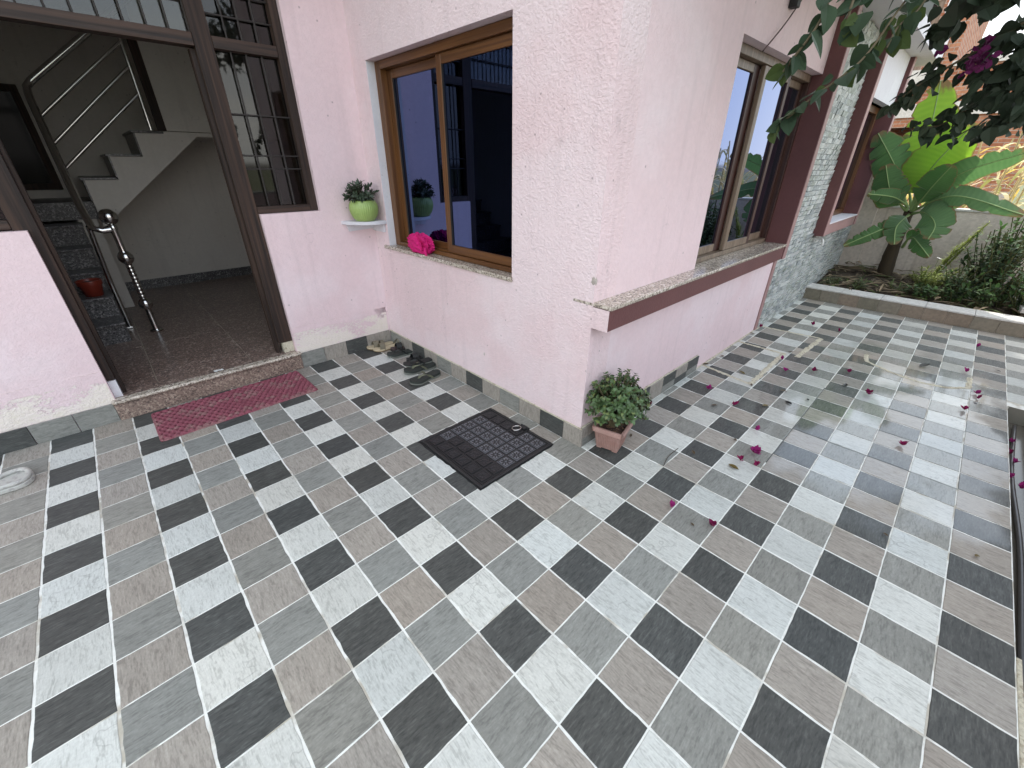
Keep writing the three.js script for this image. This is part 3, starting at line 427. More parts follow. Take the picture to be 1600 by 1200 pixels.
// ---- corner shelf, tap and cable on the house
{
  const sh = thing('corner_shelf', 'white painted corner shelf fixed between the pink walls, carrying a green pot', 'shelf', [WX - 0.001, 1.118, WD + 0.001]);
  const s = new THREE.Shape(); s.moveTo(0, 0); s.lineTo(-0.285, 0); s.bezierCurveTo(-0.27, 0.10, -0.19, 0.19, -0.10, 0.215); s.bezierCurveTo(-0.06, 0.225, -0.02, 0.22, 0, 0.215); s.closePath();
  const g = new THREE.ExtrudeGeometry(s, { depth: 0.022, bevelEnabled: true, bevelSize: 0.002, bevelThickness: 0.002, bevelSegments: 1, curveSegments: 16 }); g.rotateX(Math.PI / 2).translate(0, 0.022, 0); mesh('board', planar(g), M.whitePaint, sh);
  mesh('bracket', planar(new THREE.ExtrudeGeometry(new THREE.Shape([[-0.255, -0.003], [-0.02, -0.003], [-0.02, -0.05], [-0.235, -0.06]].map((p) => new THREE.Vector2(...p))), { depth: 0.018, bevelEnabled: false })), M.whitePaint, sh);
  mesh('bracket', [box(-0.02, -0.001, -0.068, -0.004, 0.0, 0.19)], M.whitePaint, sh);
}
{
  const p = onZ(1272, 372, WZ), t = thing('water_tap', 'small white plastic tap on the stone clad wall', 'tap', [p.x - 0.05, p.y, WZ + 0.01]), m = std({ color: col(0.62, 0.62, 0.60), roughness: 0.35 });
  mesh('body', tube([V(0, 0, -0.01), V(0, 0.005, 0.05), V(-0.02, 0, 0.09), V(-0.03, -0.035, 0.105), V(-0.03, -0.06, 0.105)], 0.013, 10, 20), m, t);
  mesh('flange', new THREE.CylinderGeometry(0.026, 0.026, 0.012, 16).rotateX(Math.PI / 2).translate(0, 0, 0.004), m, t); mesh('handle', [rbox(-0.045, 0.045, 0.03, 0.044, 0.038, 0.058, 0.005), rod(V(0, 0.005, 0.048), V(0, 0.032, 0.048), 0.008)], m, t);
}
{
  const w = thing('cable', 'thin dark cable hanging across the wall above the wide window', 'cable'), a = onZ(1262, -14, WZ + 0.02), b = onZ(1192, 80, WZ + 0.012), c = onZ(1226, 36, WZ + 0.02);
  mesh('wire', tube([a, c.add(V(0, -0.004, 0.004)), b], 0.004, 6, 24), std({ color: col(0.05, 0.012, 0.012), roughness: 0.5 }), w);
  const q = onZ(1244, 2, WZ + 0.03); mesh('junction_box', rbox(q.x - 0.03, q.x + 0.03, q.y - 0.03, q.y + 0.05, WZ + 0.001, WZ + 0.05, 0.006), M.rubber, w);
}

// ================================================================ THINGS ON THE PATIO
{ // door mat of wavy loops
  const t = thing('door_mat', 'maroon ribbed rubber door mat lying in front of the granite doorstep', 'door mat', [0.195, 0, -1.325], 0.012);
  const nx = 280, nz = 190, W = 0.99, D = 0.455, g = new THREE.PlaneGeometry(W, D, nx, nz).rotateX(-Math.PI / 2), p = g.attributes.position;
  for (let i = 0; i < p.count; i++) {
    let x = p.getX(i), z = p.getZ(i); const ex = W / 2 - Math.abs(x), ez = D / 2 - Math.abs(z), e = Math.min(ex, ez);
    const row = (z + 1) / 0.034 + 0.12 * Math.sin(x * 19), rn = Math.floor(row), rf = row - rn, cx = (x + 1) / 0.042 + (rn % 2) * 0.5, cf = cx - Math.floor(cx) - 0.5, dome = 1 - 4.2 * cf * cf, h = Math.max(0, dome) * (rf < 0.72 ? 0.35 + 0.65 * rf / 0.72 : (1 - rf) / 0.28) * (0.7 + 0.6 * fbm(x + 1, z + 1, 14, 14, 2, 5));
    const cr = Math.hypot(Math.max(0, Math.abs(x) - W / 2 + 0.03), Math.max(0, Math.abs(z) - D / 2 + 0.03)); if (cr > 0.03) { const f = 0.03 / cr; x = Math.sign(x) * (W / 2 - 0.03 + (Math.abs(x) - W / 2 + 0.03) * f); z = Math.sign(z) * (D / 2 - 0.03 + (Math.abs(z) - D / 2 + 0.03) * f); }
    p.setXYZ(i, x, 0.004 + sm(0.002, 0.022, e) * 0.019 * h + (e < 0.0005 ? -0.003 : e < 0.018 ? 0.004 : 0), z);
  }
  g.computeVertexNormals(); planar(g);
  mesh('loop_pile', g, std({ map: tex(256, 256, (u, v) => { const a = fbm(u, v, 7, 7, 4, 201), b = fbm(u, v, 80, 80, 2, 203); return S(mixc([0.23, 0.06, 0.085], [0.25, 0.125, 0.125], sm(0.5, 0.75, a)), 0.65 + 0.6 * b); }, { size: [0.6, 0.6] }), roughness: 0.75 }), t);
  mesh('backing', planar(new RoundedBoxGeometry(W - 0.01, 0.004, D - 0.01, 1, 0.0018).translate(0, 0.0024, 0)), std({ color: col(0.2, 0.04, 0.06), roughness: 0.8 }), t);
}
{ // drain cover
  const t = thing('drain_cover', 'black cast drain cover of raised flower squares with a lifting ring', 'drain cover', [1.193, 0, 0.319], 0);
  const dry = std({ map: tex(256, 256, (u, v) => { const a = fbm(u, v, 8, 8, 4, 211), b = fbm(u, v, 60, 60, 2, 212); return S(mixc([0.10, 0.105, 0.12], [0.22, 0.225, 0.245], a), 0.7 + 0.5 * b); }, { size: [0.3, 0.3] }), roughness: 0.45, metalness: 0.25 });
  const dryDim = std({ color: col(0.03, 0.03, 0.033), roughness: 0.5 }), wet = std({ color: col(0.012, 0.012, 0.013), roughness: 0.34 }), base = std({ color: col(0.018, 0.018, 0.019), roughness: 0.5 });
  mesh('frame', [rbox(-0.293, 0.293, 0.001, 0.011, -0.298, -0.278), rbox(-0.293, 0.293, 0.001, 0.011, 0.278, 0.298), rbox(-0.293, -0.273, 0.001, 0.011, -0.278, 0.278), rbox(0.273, 0.293, 0.001, 0.011, -0.278, 0.278)], base, t);
  mesh('plate', box(-0.27, 0.27, 0.001, 0.008, -0.275, 0.275), base, t);
  // ragged bitumen seal round the frame
  { const r = rng(31), s = new THREE.Shape(); for (let k = 0; k < 120; k++) { const a = k / 120 * Math.PI * 2, c = Math.cos(a), q = Math.sin(a), m = Math.max(Math.abs(c) / 0.296, Math.abs(q) / 0.30), j = 0.002 + 0.006 * r() + (c < -0.2 && q > 0 ? 0.008 * r() : 0); const x = c / m + Math.sign(c) * j, y = q / m + Math.sign(q) * j; k ? s.lineTo(x, y) : s.moveTo(x, y); } mesh('seal', planar(new THREE.ExtrudeGeometry(s, { depth: 0.0025, bevelEnabled: false }).rotateX(-Math.PI / 2)), M.rubber, t); }
  const pad = rbox(-0.038, 0.038, 0, 0.0045, -0.038, 0.038, 0.0018), motif = merge([0, 1, 2, 3, 4, 5, 6, 7].map((k) => planar(new THREE.CylinderGeometry(0.0045, 0.0045, 0.0016, 8).scale(1, 1, 2.7).translate(0, 0.0052, 0.0185).rotateY(k * Math.PI / 4))).concat([0, 1, 2, 3].map((a) => planar(new THREE.BoxGeometry(0.068, 0.0016, 0.0025).translate(0, 0.0052, 0.033).rotateY(a * Math.PI / 2)))));
  for (let a = 0; a < 6; a++) for (let b = 0; b < 6; b++) { const isWet = a === 0 || (a === 1 && b > 0) || (a === 5 && b < 4); const m = mesh('raised_square', pad, isWet ? wet : dry, t); m.position.set(-0.222 + a * 0.0888, 0.008, -0.227 + b * 0.0908); mesh('flower_motif', motif, isWet ? dryDim : base, m); }
  mesh('lifting_ring', new THREE.TorusGeometry(0.03, 0.004, 8, 28).rotateX(Math.PI / 2 - 0.15).translate(0.235, 0.022, 0.03), M.steel, t);
  mesh('hinge', [rbox(0.262, 0.30, 0.009, 0.024, 0.035, 0.075, 0.004), rod(V(0.29, 0.018, 0.02), V(0.29, 0.018, 0.09), 0.008)], base, t);
}
// ---- sandals
function soleShape(L, W) { const s = new THREE.Shape(); s.moveTo(-L / 2, 0); s.bezierCurveTo(-L / 2, W * 0.42, -L * 0.36, W * 0.42, -L * 0.18, W * 0.36); s.bezierCurveTo(0, W * 0.3, L * 0.12, W * 0.5, L * 0.28, W * 0.5); s.bezierCurveTo(L * 0.44, W * 0.48, L / 2, W * 0.26, L / 2, 0); s.bezierCurveTo(L / 2, -W * 0.34, L * 0.4, -W * 0.5, L * 0.25, -W * 0.48); s.bezierCurveTo(L * 0.08, -W * 0.44, -L * 0.1, -W * 0.36, -L * 0.2, -W * 0.37); s.bezierCurveTo(-L * 0.38, -W * 0.42, -L / 2, -W * 0.4, -L / 2, 0); return s; }
function strapBand(x, w, W, h, lean) { // a band bowed over the foot
  const g = new THREE.PlaneGeometry(1, 1, 3, 14), p = g.attributes.position; for (let i = 0; i < p.count; i++) { const u = p.getX(i), v = p.getY(i) + 0.5, a = v * Math.PI; p.setXYZ(i, x + u * w + lean * Math.sin(a), 0.012 + Math.sin(a) * h, -Math.cos(a) * W * 0.47); } g.computeVertexNormals();
  const b = g.clone(), q = b.attributes.position; for (let i = 0; i < q.count; i++) q.setY(i, q.getY(i) - 0.003); return merge([g, b]);
}
const sandals = [];
function sandal(name, label, toe, heel, { L = 0.26, W = 0.095, T = 0.02, sole, rim, strap, kind = 'thong', y = 0, group }) {
  const a = onY(...toe, 0.012 + y), b = onY(...heel, 0.012 + y), c = a.clone().add(b).multiplyScalar(0.5), d = a.clone().sub(b), t = thing(name, label, 'sandal', [c.x, y + 0.0015, c.z], Math.atan2(-d.z, d.x), group);
  const s = soleShape(L, W), up = new THREE.ExtrudeGeometry(s, { depth: T * 0.55, bevelEnabled: true, bevelSize: 0.002, bevelThickness: 0.003, bevelSegments: 2, curveSegments: 10 }).rotateX(-Math.PI / 2).translate(0, T * 0.45 + 0.003, 0), lo = new THREE.ExtrudeGeometry(s, { depth: T * 0.4, bevelEnabled: true, bevelSize: 0.003, bevelThickness: 0.002, bevelSegments: 1, curveSegments: 10 }).rotateX(-Math.PI / 2).translate(0, 0.002, 0);
  const arch = (g) => { const p = g.attributes.position; for (let i = 0; i < p.count; i++) { const f = p.getX(i) / L + 0.5; p.setY(i, p.getY(i) + 0.010 * sm(0.75, 1, f) + 0.006 * (1 - sm(0.0, 0.4, f)) * (p.getY(i) > T * 0.4 ? 1 : 0)); } g.computeVertexNormals(); return planar(g); };
  mesh('footbed', arch(up), sole, t); mesh('outsole', arch(lo), rim, t);
  if (kind === 'thong') { for (const k of [1, -1]) mesh('strap', (() => { const pts = [V(L * 0.26, T + 0.002, 0), V(L * 0.2, T + 0.03, k * W * 0.1), V(L * 0.02, T + 0.036, k * W * 0.34), V(-L * 0.14, T * 0.7, k * W * 0.42)], cv = new THREE.CatmullRomCurve3(pts), pos = [], n = 14; for (let i = 0; i < n; i++) { const p0 = cv.getPoint(i / n), p1 = cv.getPoint((i + 1) / n), w0 = 0.006 + 0.014 * (i / n), w1 = 0.006 + 0.014 * ((i + 1) / n), q = V(0.75, 0.1, -k * 0.6); for (const [A, wa, B, wb] of [[p0, w0, p1, w1]]) { const a0 = A.clone().addScaledVector(q, wa), a1 = A.clone().addScaledVector(q, -wa), b0 = B.clone().addScaledVector(q, wb), b1 = B.clone().addScaledVector(q, -wb); pos.push(...a0.toArray(), ...a1.toArray(), ...b0.toArray(), ...a1.toArray(), ...b1.toArray(), ...b0.toArray()); const dn = V(0, -0.0035, 0); for (const [e, f2, g2] of [[a0, b0, a1], [a1, b0, b1]]) pos.push(...e.clone().add(dn).toArray(), ...f2.clone().add(dn).toArray(), ...g2.clone().add(dn).toArray()); } } const g = new THREE.BufferGeometry(); g.setAttribute('position', new THREE.Float32BufferAttribute(pos, 3)); g.computeVertexNormals(); return planar(g); })(), strap, t); mesh('toe_post', rod(V(L * 0.27, T * 0.5, 0), V(L * 0.25, T + 0.014, 0), 0.005), strap, t); }
  else { mesh('strap', planar(strapBand(L * 0.2, 0.05, W, 0.062, -0.01)), strap, t); if (kind === 'two') mesh('strap', planar(strapBand(-L * 0.04, 0.032, W, 0.055, -0.012)), strap, t); if (kind === 'back') mesh('strap', planar(strapBand(-L * 0.3, 0.022, W * 0.9, 0.07, -0.05)), strap, t); }
  return t;
}
{
  const blk = std({ color: col(0.016, 0.018, 0.018), roughness: 0.6 }), foot = std({ color: col(0.026, 0.032, 0.028), roughness: 0.75 }), greyRim = std({ color: col(0.15, 0.16, 0.14), roughness: 0.8 }), olive = std({ color: col(0.15, 0.155, 0.105), roughness: 0.8 }), tan = std({ color: col(0.52, 0.44, 0.30), roughness: 0.6 }), tanS = std({ color: col(0.17, 0.15, 0.105), roughness: 0.7 }), tanRim = std({ color: col(0.20, 0.14, 0.08), roughness: 0.8 }), brown = std({ color: col(0.06, 0.04, 0.04), roughness: 0.6 });
  sandal('sandal', 'large dark flip flop with an olive band, foremost beside the skirting', [644, 600], [685, 583], { L: 0.28, W: 0.105, T: 0.026, sole: foot, rim: greyRim, strap: olive, kind: 'thong' });
  sandal('sandal', 'dark green flip flop lying under another, next to the olive banded one', [633, 583], [679, 571], { L: 0.275, W: 0.10, T: 0.026, sole: foot, rim: greyRim, strap: olive, kind: 'thong' });
  sandal('sandal', 'thin black flip flop with pale edge resting on top of the green one', [632, 571], [674, 562], { L: 0.25, W: 0.09, T: 0.014, sole: blk, rim: greyRim, strap: blk, kind: 'thong', y: 0.036 });
  sandal('sandal', 'small black slip-on sandal half hidden between the flip flops', [641, 564], [667, 557], { L: 0.22, W: 0.085, T: 0.02, sole: blk, rim: blk, strap: blk, kind: 'band' });
  sandal('sandal', 'dark grey flip flop with grey straps beside the black buckle sandal', [609, 556], [646, 549], { L: 0.26, W: 0.095, T: 0.022, sole: foot, rim: greyRim, strap: blk, kind: 'thong' });
  sandal('sandal', 'black sandal with brown insole behind the grey flip flop', [616, 547], [643, 541], { L: 0.23, W: 0.085, T: 0.02, sole: brown, rim: blk, strap: blk, kind: 'band' });
  sandal('sandal', 'beige strappy sandal nearest the door wall in the corner', [577, 545], [611, 537], { L: 0.25, W: 0.082, T: 0.016, sole: tan, rim: tanRim, strap: tanS, kind: 'two' });
  sandal('sandal', 'beige strappy sandal with a heel strap, in front of its pair', [587, 548], [621, 540], { L: 0.25, W: 0.082, T: 0.016, sole: tan, rim: tanRim, strap: tanS, kind: 'back' });
}
{ // worn white plastic clog cut by the frame
  const t = thing('plastic_slipper', 'worn white plastic slipper with a grey patterned rim on the tiles', 'slipper', [-0.99, 0.0012, -1.165], 0.12), m = std({ map: tex(128, 128, (u, v) => { const a = fbm(u, v, 8, 8, 4, 221); return S(mixc([0.50, 0.50, 0.465], [0.38, 0.365, 0.35], sm(0.5, 0.72, a))); }, { size: [0.12, 0.12] }), roughness: 0.5 });
  const s = soleShape(0.27, 0.17), g = new THREE.ExtrudeGeometry(s, { depth: 0.014, bevelEnabled: true, bevelSize: 0.006, bevelThickness: 0.006, bevelSegments: 3, curveSegments: 14 }).rotateX(-Math.PI / 2).translate(0, 0.006, 0); mesh('sole', planar(g), m, t);
  const pts = soleShape(0.255, 0.155).getSpacedPoints(60).map((p) => V(p.x, 0.036, -p.y)); const c = new THREE.CatmullRomCurve3(pts, true); mesh('rim', planar(new THREE.TubeGeometry(c, 90, 0.013, 8, true)), m, t);
  const w = pts.slice(0, 60); const pos = []; for (let i = 0; i < w.length; i++) { const a = w[i], b = w[(i + 1) % w.length]; for (const q of [[a.x, 0.02, a.z], [b.x, 0.02, b.z], [b.x, 0.036, b.z], [a.x, 0.02, a.z], [b.x, 0.036, b.z], [a.x, 0.036, a.z]]) pos.push(...q); } const wg = new THREE.BufferGeometry(); wg.setAttribute('position', new THREE.Float32BufferAttribute(pos, 3)); wg.computeVertexNormals(); mesh('side', planar(wg), std({ color: col(0.42, 0.42, 0.39), roughness: 0.55, side: THREE.DoubleSide }), t);
}
{ // scrap of paper in the doorway
  const p = onY(342, 580, 0.15), g = new THREE.PlaneGeometry(0.06, 0.03, 8, 4).rotateX(-Math.PI / 2), q = g.attributes.position, r = rng(8); for (let i = 0; i < q.count; i++) q.setXYZ(i, q.getX(i) + (r() - 0.5) * 0.008, 0.005 + r() * 0.006, q.getZ(i) + (r() - 0.5) * 0.008); g.computeVertexNormals();
  const o = mesh('paper_scrap', planar(g), std({ color: col(0.72, 0.72, 0.70), roughness: 0.9, side: THREE.DoubleSide })); o.position.set(p.x, 0.151, p.z); o.userData = { label: 'crumpled white paper scrap on the granite floor inside the doorway', category: 'scrap' };
}

// ---- leaves and plants
function leafGeo(L, W, { fold = 0.15, curl = 0.15, n = 4, heart = false } = {}) { // ovate leaf from its stalk along +x
  const pos = [], prof = (f) => heart ? Math.pow(Math.sin(Math.PI * Math.pow(f, 0.62)), 0.8) : Math.sin(Math.PI * Math.pow(f, 0.85)), P = (f, s) => { const w = prof(f) * W / 2; return [f * L, -curl * L * f * f + fold * w * Math.abs(s), s * w]; };
  for (let i = 0; i < n; i++) { const a = i / n, b = (i + 1) / n; for (const s of [1, -1]) { const p = P(a, 0), q = P(b, 0), u = P(a, s), v = P(b, s); if (s > 0) { if (i) pos.push(...p, ...u, ...q); if (i < n - 1 || true) pos.push(...u, ...v, ...q); } else { if (i) pos.push(...p, ...q, ...u); pos.push(...u, ...q, ...v); } } }
  const g = new THREE.BufferGeometry(); g.setAttribute('position', new THREE.Float32BufferAttribute(pos, 3)); const uv = []; for (let i = 0; i < pos.length; i += 3) uv.push(pos[i] / L, pos[i + 2] / W + 0.5); g.setAttribute('uv', new THREE.Float32BufferAttribute(uv, 2)); g.computeVertexNormals(); return g;
}
function orient(dir, up) { const x = dir.clone().normalize(), z = new THREE.Vector3().crossVectors(x, up).normalize(), y = new THREE.Vector3().crossVectors(z, x); return new THREE.Matrix4().makeBasis(x, y, z); }
function tint(g, c) { const n = g.attributes.position.count, a = new Float32Array(n * 3); for (let i = 0; i < n; i++) { a[i * 3] = c[0]; a[i * 3 + 1] = c[1]; a[i * 3 + 2] = c[2]; } g.setAttribute('color', new THREE.BufferAttribute(a, 3)); return g; }
const rv = (r) => { const z = r() * 2 - 1, a = r() * Math.PI * 2, s = Math.sqrt(1 - z * z); return V(s * Math.cos(a), z, s * Math.sin(a)); };

{ // succulent bush in the square pot by the corner
  const t = thing('potted_plant', 'bushy jade plant in a square terracotta pot at the wall corner', 'potted plant', [1.752, 0.001, 0.862], 0.24);
  const pot = std({ map: tex(128, 128, (u, v) => { const a = fbm(u, v, 6, 6, 4, 231), b = fbm(u, v, 40, 40, 2, 232); return S(mixc([0.40, 0.225, 0.185], [0.46, 0.30, 0.26], a), 0.85 + 0.3 * b); }, { size: [0.2, 0.2] }), roughness: 0.7 });
  const fr = (w0, w1, y0, y1) => { const g = new THREE.CylinderGeometry(w1 * Math.SQRT1_2, w0 * Math.SQRT1_2, y1 - y0, 4, 1, true).rotateY(Math.PI / 4).translate(0, (y0 + y1) / 2, 0); return planar(g.toNonIndexed()); };
  mesh('pot', (() => { const l = [fr(0.132, 0.168, 0.008, 0.135), fr(0.12, 0.155, 0.008, 0.15), box(-0.064, 0.064, 0.008, 0.014, -0.064, 0.064)]; for (let s = 0; s < 4; s++) for (let k = -5; k <= 5; k++) l.push(planar(new THREE.BoxGeometry(0.004, 0.112, 0.003).rotateX(0.14).translate(k * 0.0115, 0.066, 0.0765).rotateY(s * Math.PI / 2))); for (const a of [0, 1, 2, 3]) l.push(planar(new THREE.BoxGeometry(0.03, 0.008, 0.03).translate(0.05, 0.004, 0.05).rotateY(a * Math.PI / 2))); return l; })(), pot, t);
  mesh('rim', (() => { const w = 0.098, i = 0.08, l = []; for (const a of [0, 1, 2, 3]) l.push(planar(new RoundedBoxGeometry(w * 2, 0.034, w - i, 2, 0.006).translate(0, 0.142, (w + i) / 2).rotateY(a * Math.PI / 2))); return l; })(), pot, t);
  { const g = new THREE.PlaneGeometry(0.165, 0.165, 14, 14).rotateX(-Math.PI / 2), p = g.attributes.position, r = rng(4); for (let i = 0; i < p.count; i++) p.setY(i, 0.137 + 0.012 * r()); g.computeVertexNormals(); mesh('soil', planar(g), std({ map: granite([0.06, 0.03, 0.02], [0.02, 0.012, 0.01], [0.16, 0.09, 0.05], 233), roughness: 1 }), t); }
  const r = rng(44), stems = [], leaves = [], lg = [leafGeo(0.025, 0.0175, { curl: 0.35, n: 3 }), leafGeo(0.021, 0.015, { curl: 0.1, n: 3 })];
  for (let k = 0; k < 230; k++) {
    const d = rv(r); d.y = Math.abs(d.y) * 1.05 - 0.2; const e = V(d.x * 0.20, 0.305 + d.y * 0.17, d.z * 0.185).multiplyScalar(1); const f = 0.72 + 0.36 * r(); e.x *= f; e.z *= f; e.y = 0.19 + (e.y - 0.19) * (0.75 + 0.45 * r());
    if (k < 3) e.set([-0.13, 0.11, 0.0][k], [0.47, 0.45, 0.42][k], [-0.09, 0.02, -0.03][k]);
    const mid = V(e.x * 0.4, 0.2 + e.y * 0.25, e.z * 0.4); stems.push(tube([V((r() - 0.5) * 0.03, 0.14, (r() - 0.5) * 0.03), mid, e], 0.0035, 5, 6));
    const ax = e.clone().sub(mid).normalize(); for (let n = 0; n < 14; n++) { const q = e.clone().addScaledVector(ax, -0.012 * Math.floor(n / 3) + 0.006), out = rv(r); out.addScaledVector(ax, -out.dot(ax)).normalize().addScaledVector(ax, 0.25 + 0.6 * (1 - n / 14)); const m = orient(out, ax), s = 0.75 + 0.6 * r(); m.scale(V(s, s, s)); m.setPosition(q); const c = 0.7 + 0.6 * r(), y = r() < 0.12 ? 1.7 : 1; leaves.push(tint(lg[n % 2].clone().applyMatrix4(m), [0.068 * c * y, 0.12 * c * (y > 1 ? 1.25 : 1), 0.042 * c])); }
  }
  mesh('stem', stems, std({ color: col(0.12, 0.10, 0.05), roughness: 0.8 }), t);
  mesh('foliage', leaves, std({ vertexColors: true, roughness: 0.42, side: THREE.DoubleSide }), t);
}
{ // green ribbed pot on the shelf
  const px = 1.465, pz = -1.485, t = thing('potted_plant', 'round lime green ribbed pot with a dark leafy plant on the corner shelf', 'potted plant', [px, 1.1425, pz]);
  const prof = [[0.06, 0], [0.075, 0.006], [0.095, 0.035], [0.108, 0.075], [0.11, 0.105], [0.104, 0.135], [0.096, 0.152], [0.09, 0.155], [0.088, 0.15], [0.09, 0.12]].map((p) => new THREE.Vector2(...p));
  const g = new THREE.LatheGeometry(new THREE.SplineCurve(prof).getPoints(30), 132), p = g.attributes.position; for (let i = 0; i < p.count; i++) { const x = p.getX(i), z = p.getZ(i), y = p.getY(i), a = Math.atan2(z, x), k = 1 + 0.026 * Math.cos(a * 40) * sm(0.01, 0.04, y) * (1 - sm(0.125, 0.145, y)); p.setX(i, x * k); p.setZ(i, z * k); } g.computeVertexNormals();
  mesh('pot', g, std({ map: tex(128, 64, (u, v) => { const a = fbm(u, v, 8, 4, 4, 241); return S(mixc([0.25, 0.37, 0.095], [0.36, 0.48, 0.16], a)); }), roughness: 0.3 }), t);
  mesh('soil', new THREE.CircleGeometry(0.089, 24).rotateX(-Math.PI / 2).translate(0, 0.135, 0), M.soil, t);
  const r = rng(55), leaves = [], stems = [], lg = leafGeo(0.036, 0.013, { curl: 0.2, n: 3 });
  for (let k = 0; k < 46; k++) { const d = rv(r); d.y = Math.abs(d.y) * 0.9; const e = V(d.x * 0.125, 0.17 + d.y * 0.13, d.z * 0.10); if (e.z < -0.09) e.z = -0.09; if (e.x > 0.1) e.x = 0.1; const mid = V(e.x * 0.35, 0.16 + d.y * 0.07, e.z * 0.35); stems.push(tube([V(0, 0.13, 0), mid, e], 0.003, 5, 6)); const ax = e.clone().sub(mid).normalize(); for (let n = 0; n < 11; n++) { const q = e.clone().addScaledVector(ax, -0.011 * Math.floor(n / 2)), out = rv(r); out.addScaledVector(ax, 0.7 - out.dot(ax)).normalize(); const m = orient(out, ax), s = 0.8 + 0.5 * r(); m.scale(V(s, s, s)); m.setPosition(q); const c = 0.6 + 0.8 * r(); leaves.push(tint(lg.clone().applyMatrix4(m), [0.035 * c, 0.055 * c, 0.03 * c])); } }
  mesh('stem', stems, std({ color: col(0.05, 0.045, 0.025), roughness: 0.8 }), t); mesh('foliage', leaves, std({ vertexColors: true, roughness: 0.45, side: THREE.DoubleSide }), t);
}
{ // terracotta-red pot on the stairs
  const t = thing('flower_pot', 'small red flower pot standing on the second granite stair inside', 'flower pot', [-0.36, 0.508, -3.23]);
  mesh('pot', new THREE.LatheGeometry([[0.001, 0], [0.06, 0], [0.078, 0.095], [0.086, 0.097], [0.088, 0.135], [0.08, 0.135], [0.072, 0.1]].map((p) => new THREE.Vector2(...p)), 28), std({ color: col(0.20, 0.028, 0.015), roughness: 0.35 }), t); mesh('soil', new THREE.CircleGeometry(0.073, 20).rotateX(-Math.PI / 2).translate(0, 0.115, 0), M.soil, t);
}
{ // pink cloth bundled on the sill
  const t = thing('cloth', 'bright magenta cloth bundled up on the granite window sill', 'cloth', [1.628, 0.9455, -0.945]);
  const g = new THREE.IcosahedronGeometry(1, 60), p = g.attributes.position, n = V(0, 0, 0); for (let i = 0; i < p.count; i++) { n.fromBufferAttribute(p, i).normalize(); const A = n.x * 0.5 + 0.5, B = n.y * 0.5 + 0.5, C = n.z * 0.5 + 0.5, f = fbm(A + 0.4 * B, C, 4, 4, 2, 251), w = 1 - Math.abs(2 * vn((A + 0.35 * f) * 5, (C + 0.5 * B) * 5, 40, 40, 253) - 1), w2 = 1 - Math.abs(2 * vn((B + 0.4 * f) * 9, (C - 0.5 * A) * 9, 60, 60, 257) - 1), w3 = 1 - Math.abs(2 * vn((C + 0.3 * f) * 15 + 3, (A + B) * 11, 60, 60, 259) - 1); const k = 0.52 + 0.40 * w + 0.12 * w2 * w2 + 0.02 * w3 + 0.2 * (f - 0.5), y = n.y * k * 0.085 + 0.064; p.setXYZ(i, n.x * k * 0.062, Math.max(0.0015, y), n.z * k * 0.165 * (y < 0.04 ? 1.12 : 1)); } g.computeVertexNormals();
  mesh('bundle', g, std({ color: col(0.56, 0.004, 0.15), roughness: 0.8 }), t);
  const tail = new THREE.PlaneGeometry(0.05, 0.10, 8, 12), q = tail.attributes.position, r = rng(12); for (let i = 0; i < q.count; i++) { const v = 0.5 - q.getY(i) / 0.1; q.setXYZ(i, -0.04 - 0.012 * v + 0.006 * Math.sin(q.getX(i) * 220), 0.05 - v * 0.05 + 0.003 * r(), 0.12 + q.getX(i) + v * 0.03); } tail.computeVertexNormals(); mesh('loose_end', tail, std({ color: col(0.56, 0.004, 0.15), roughness: 0.8, side: THREE.DoubleSide }), t);
}
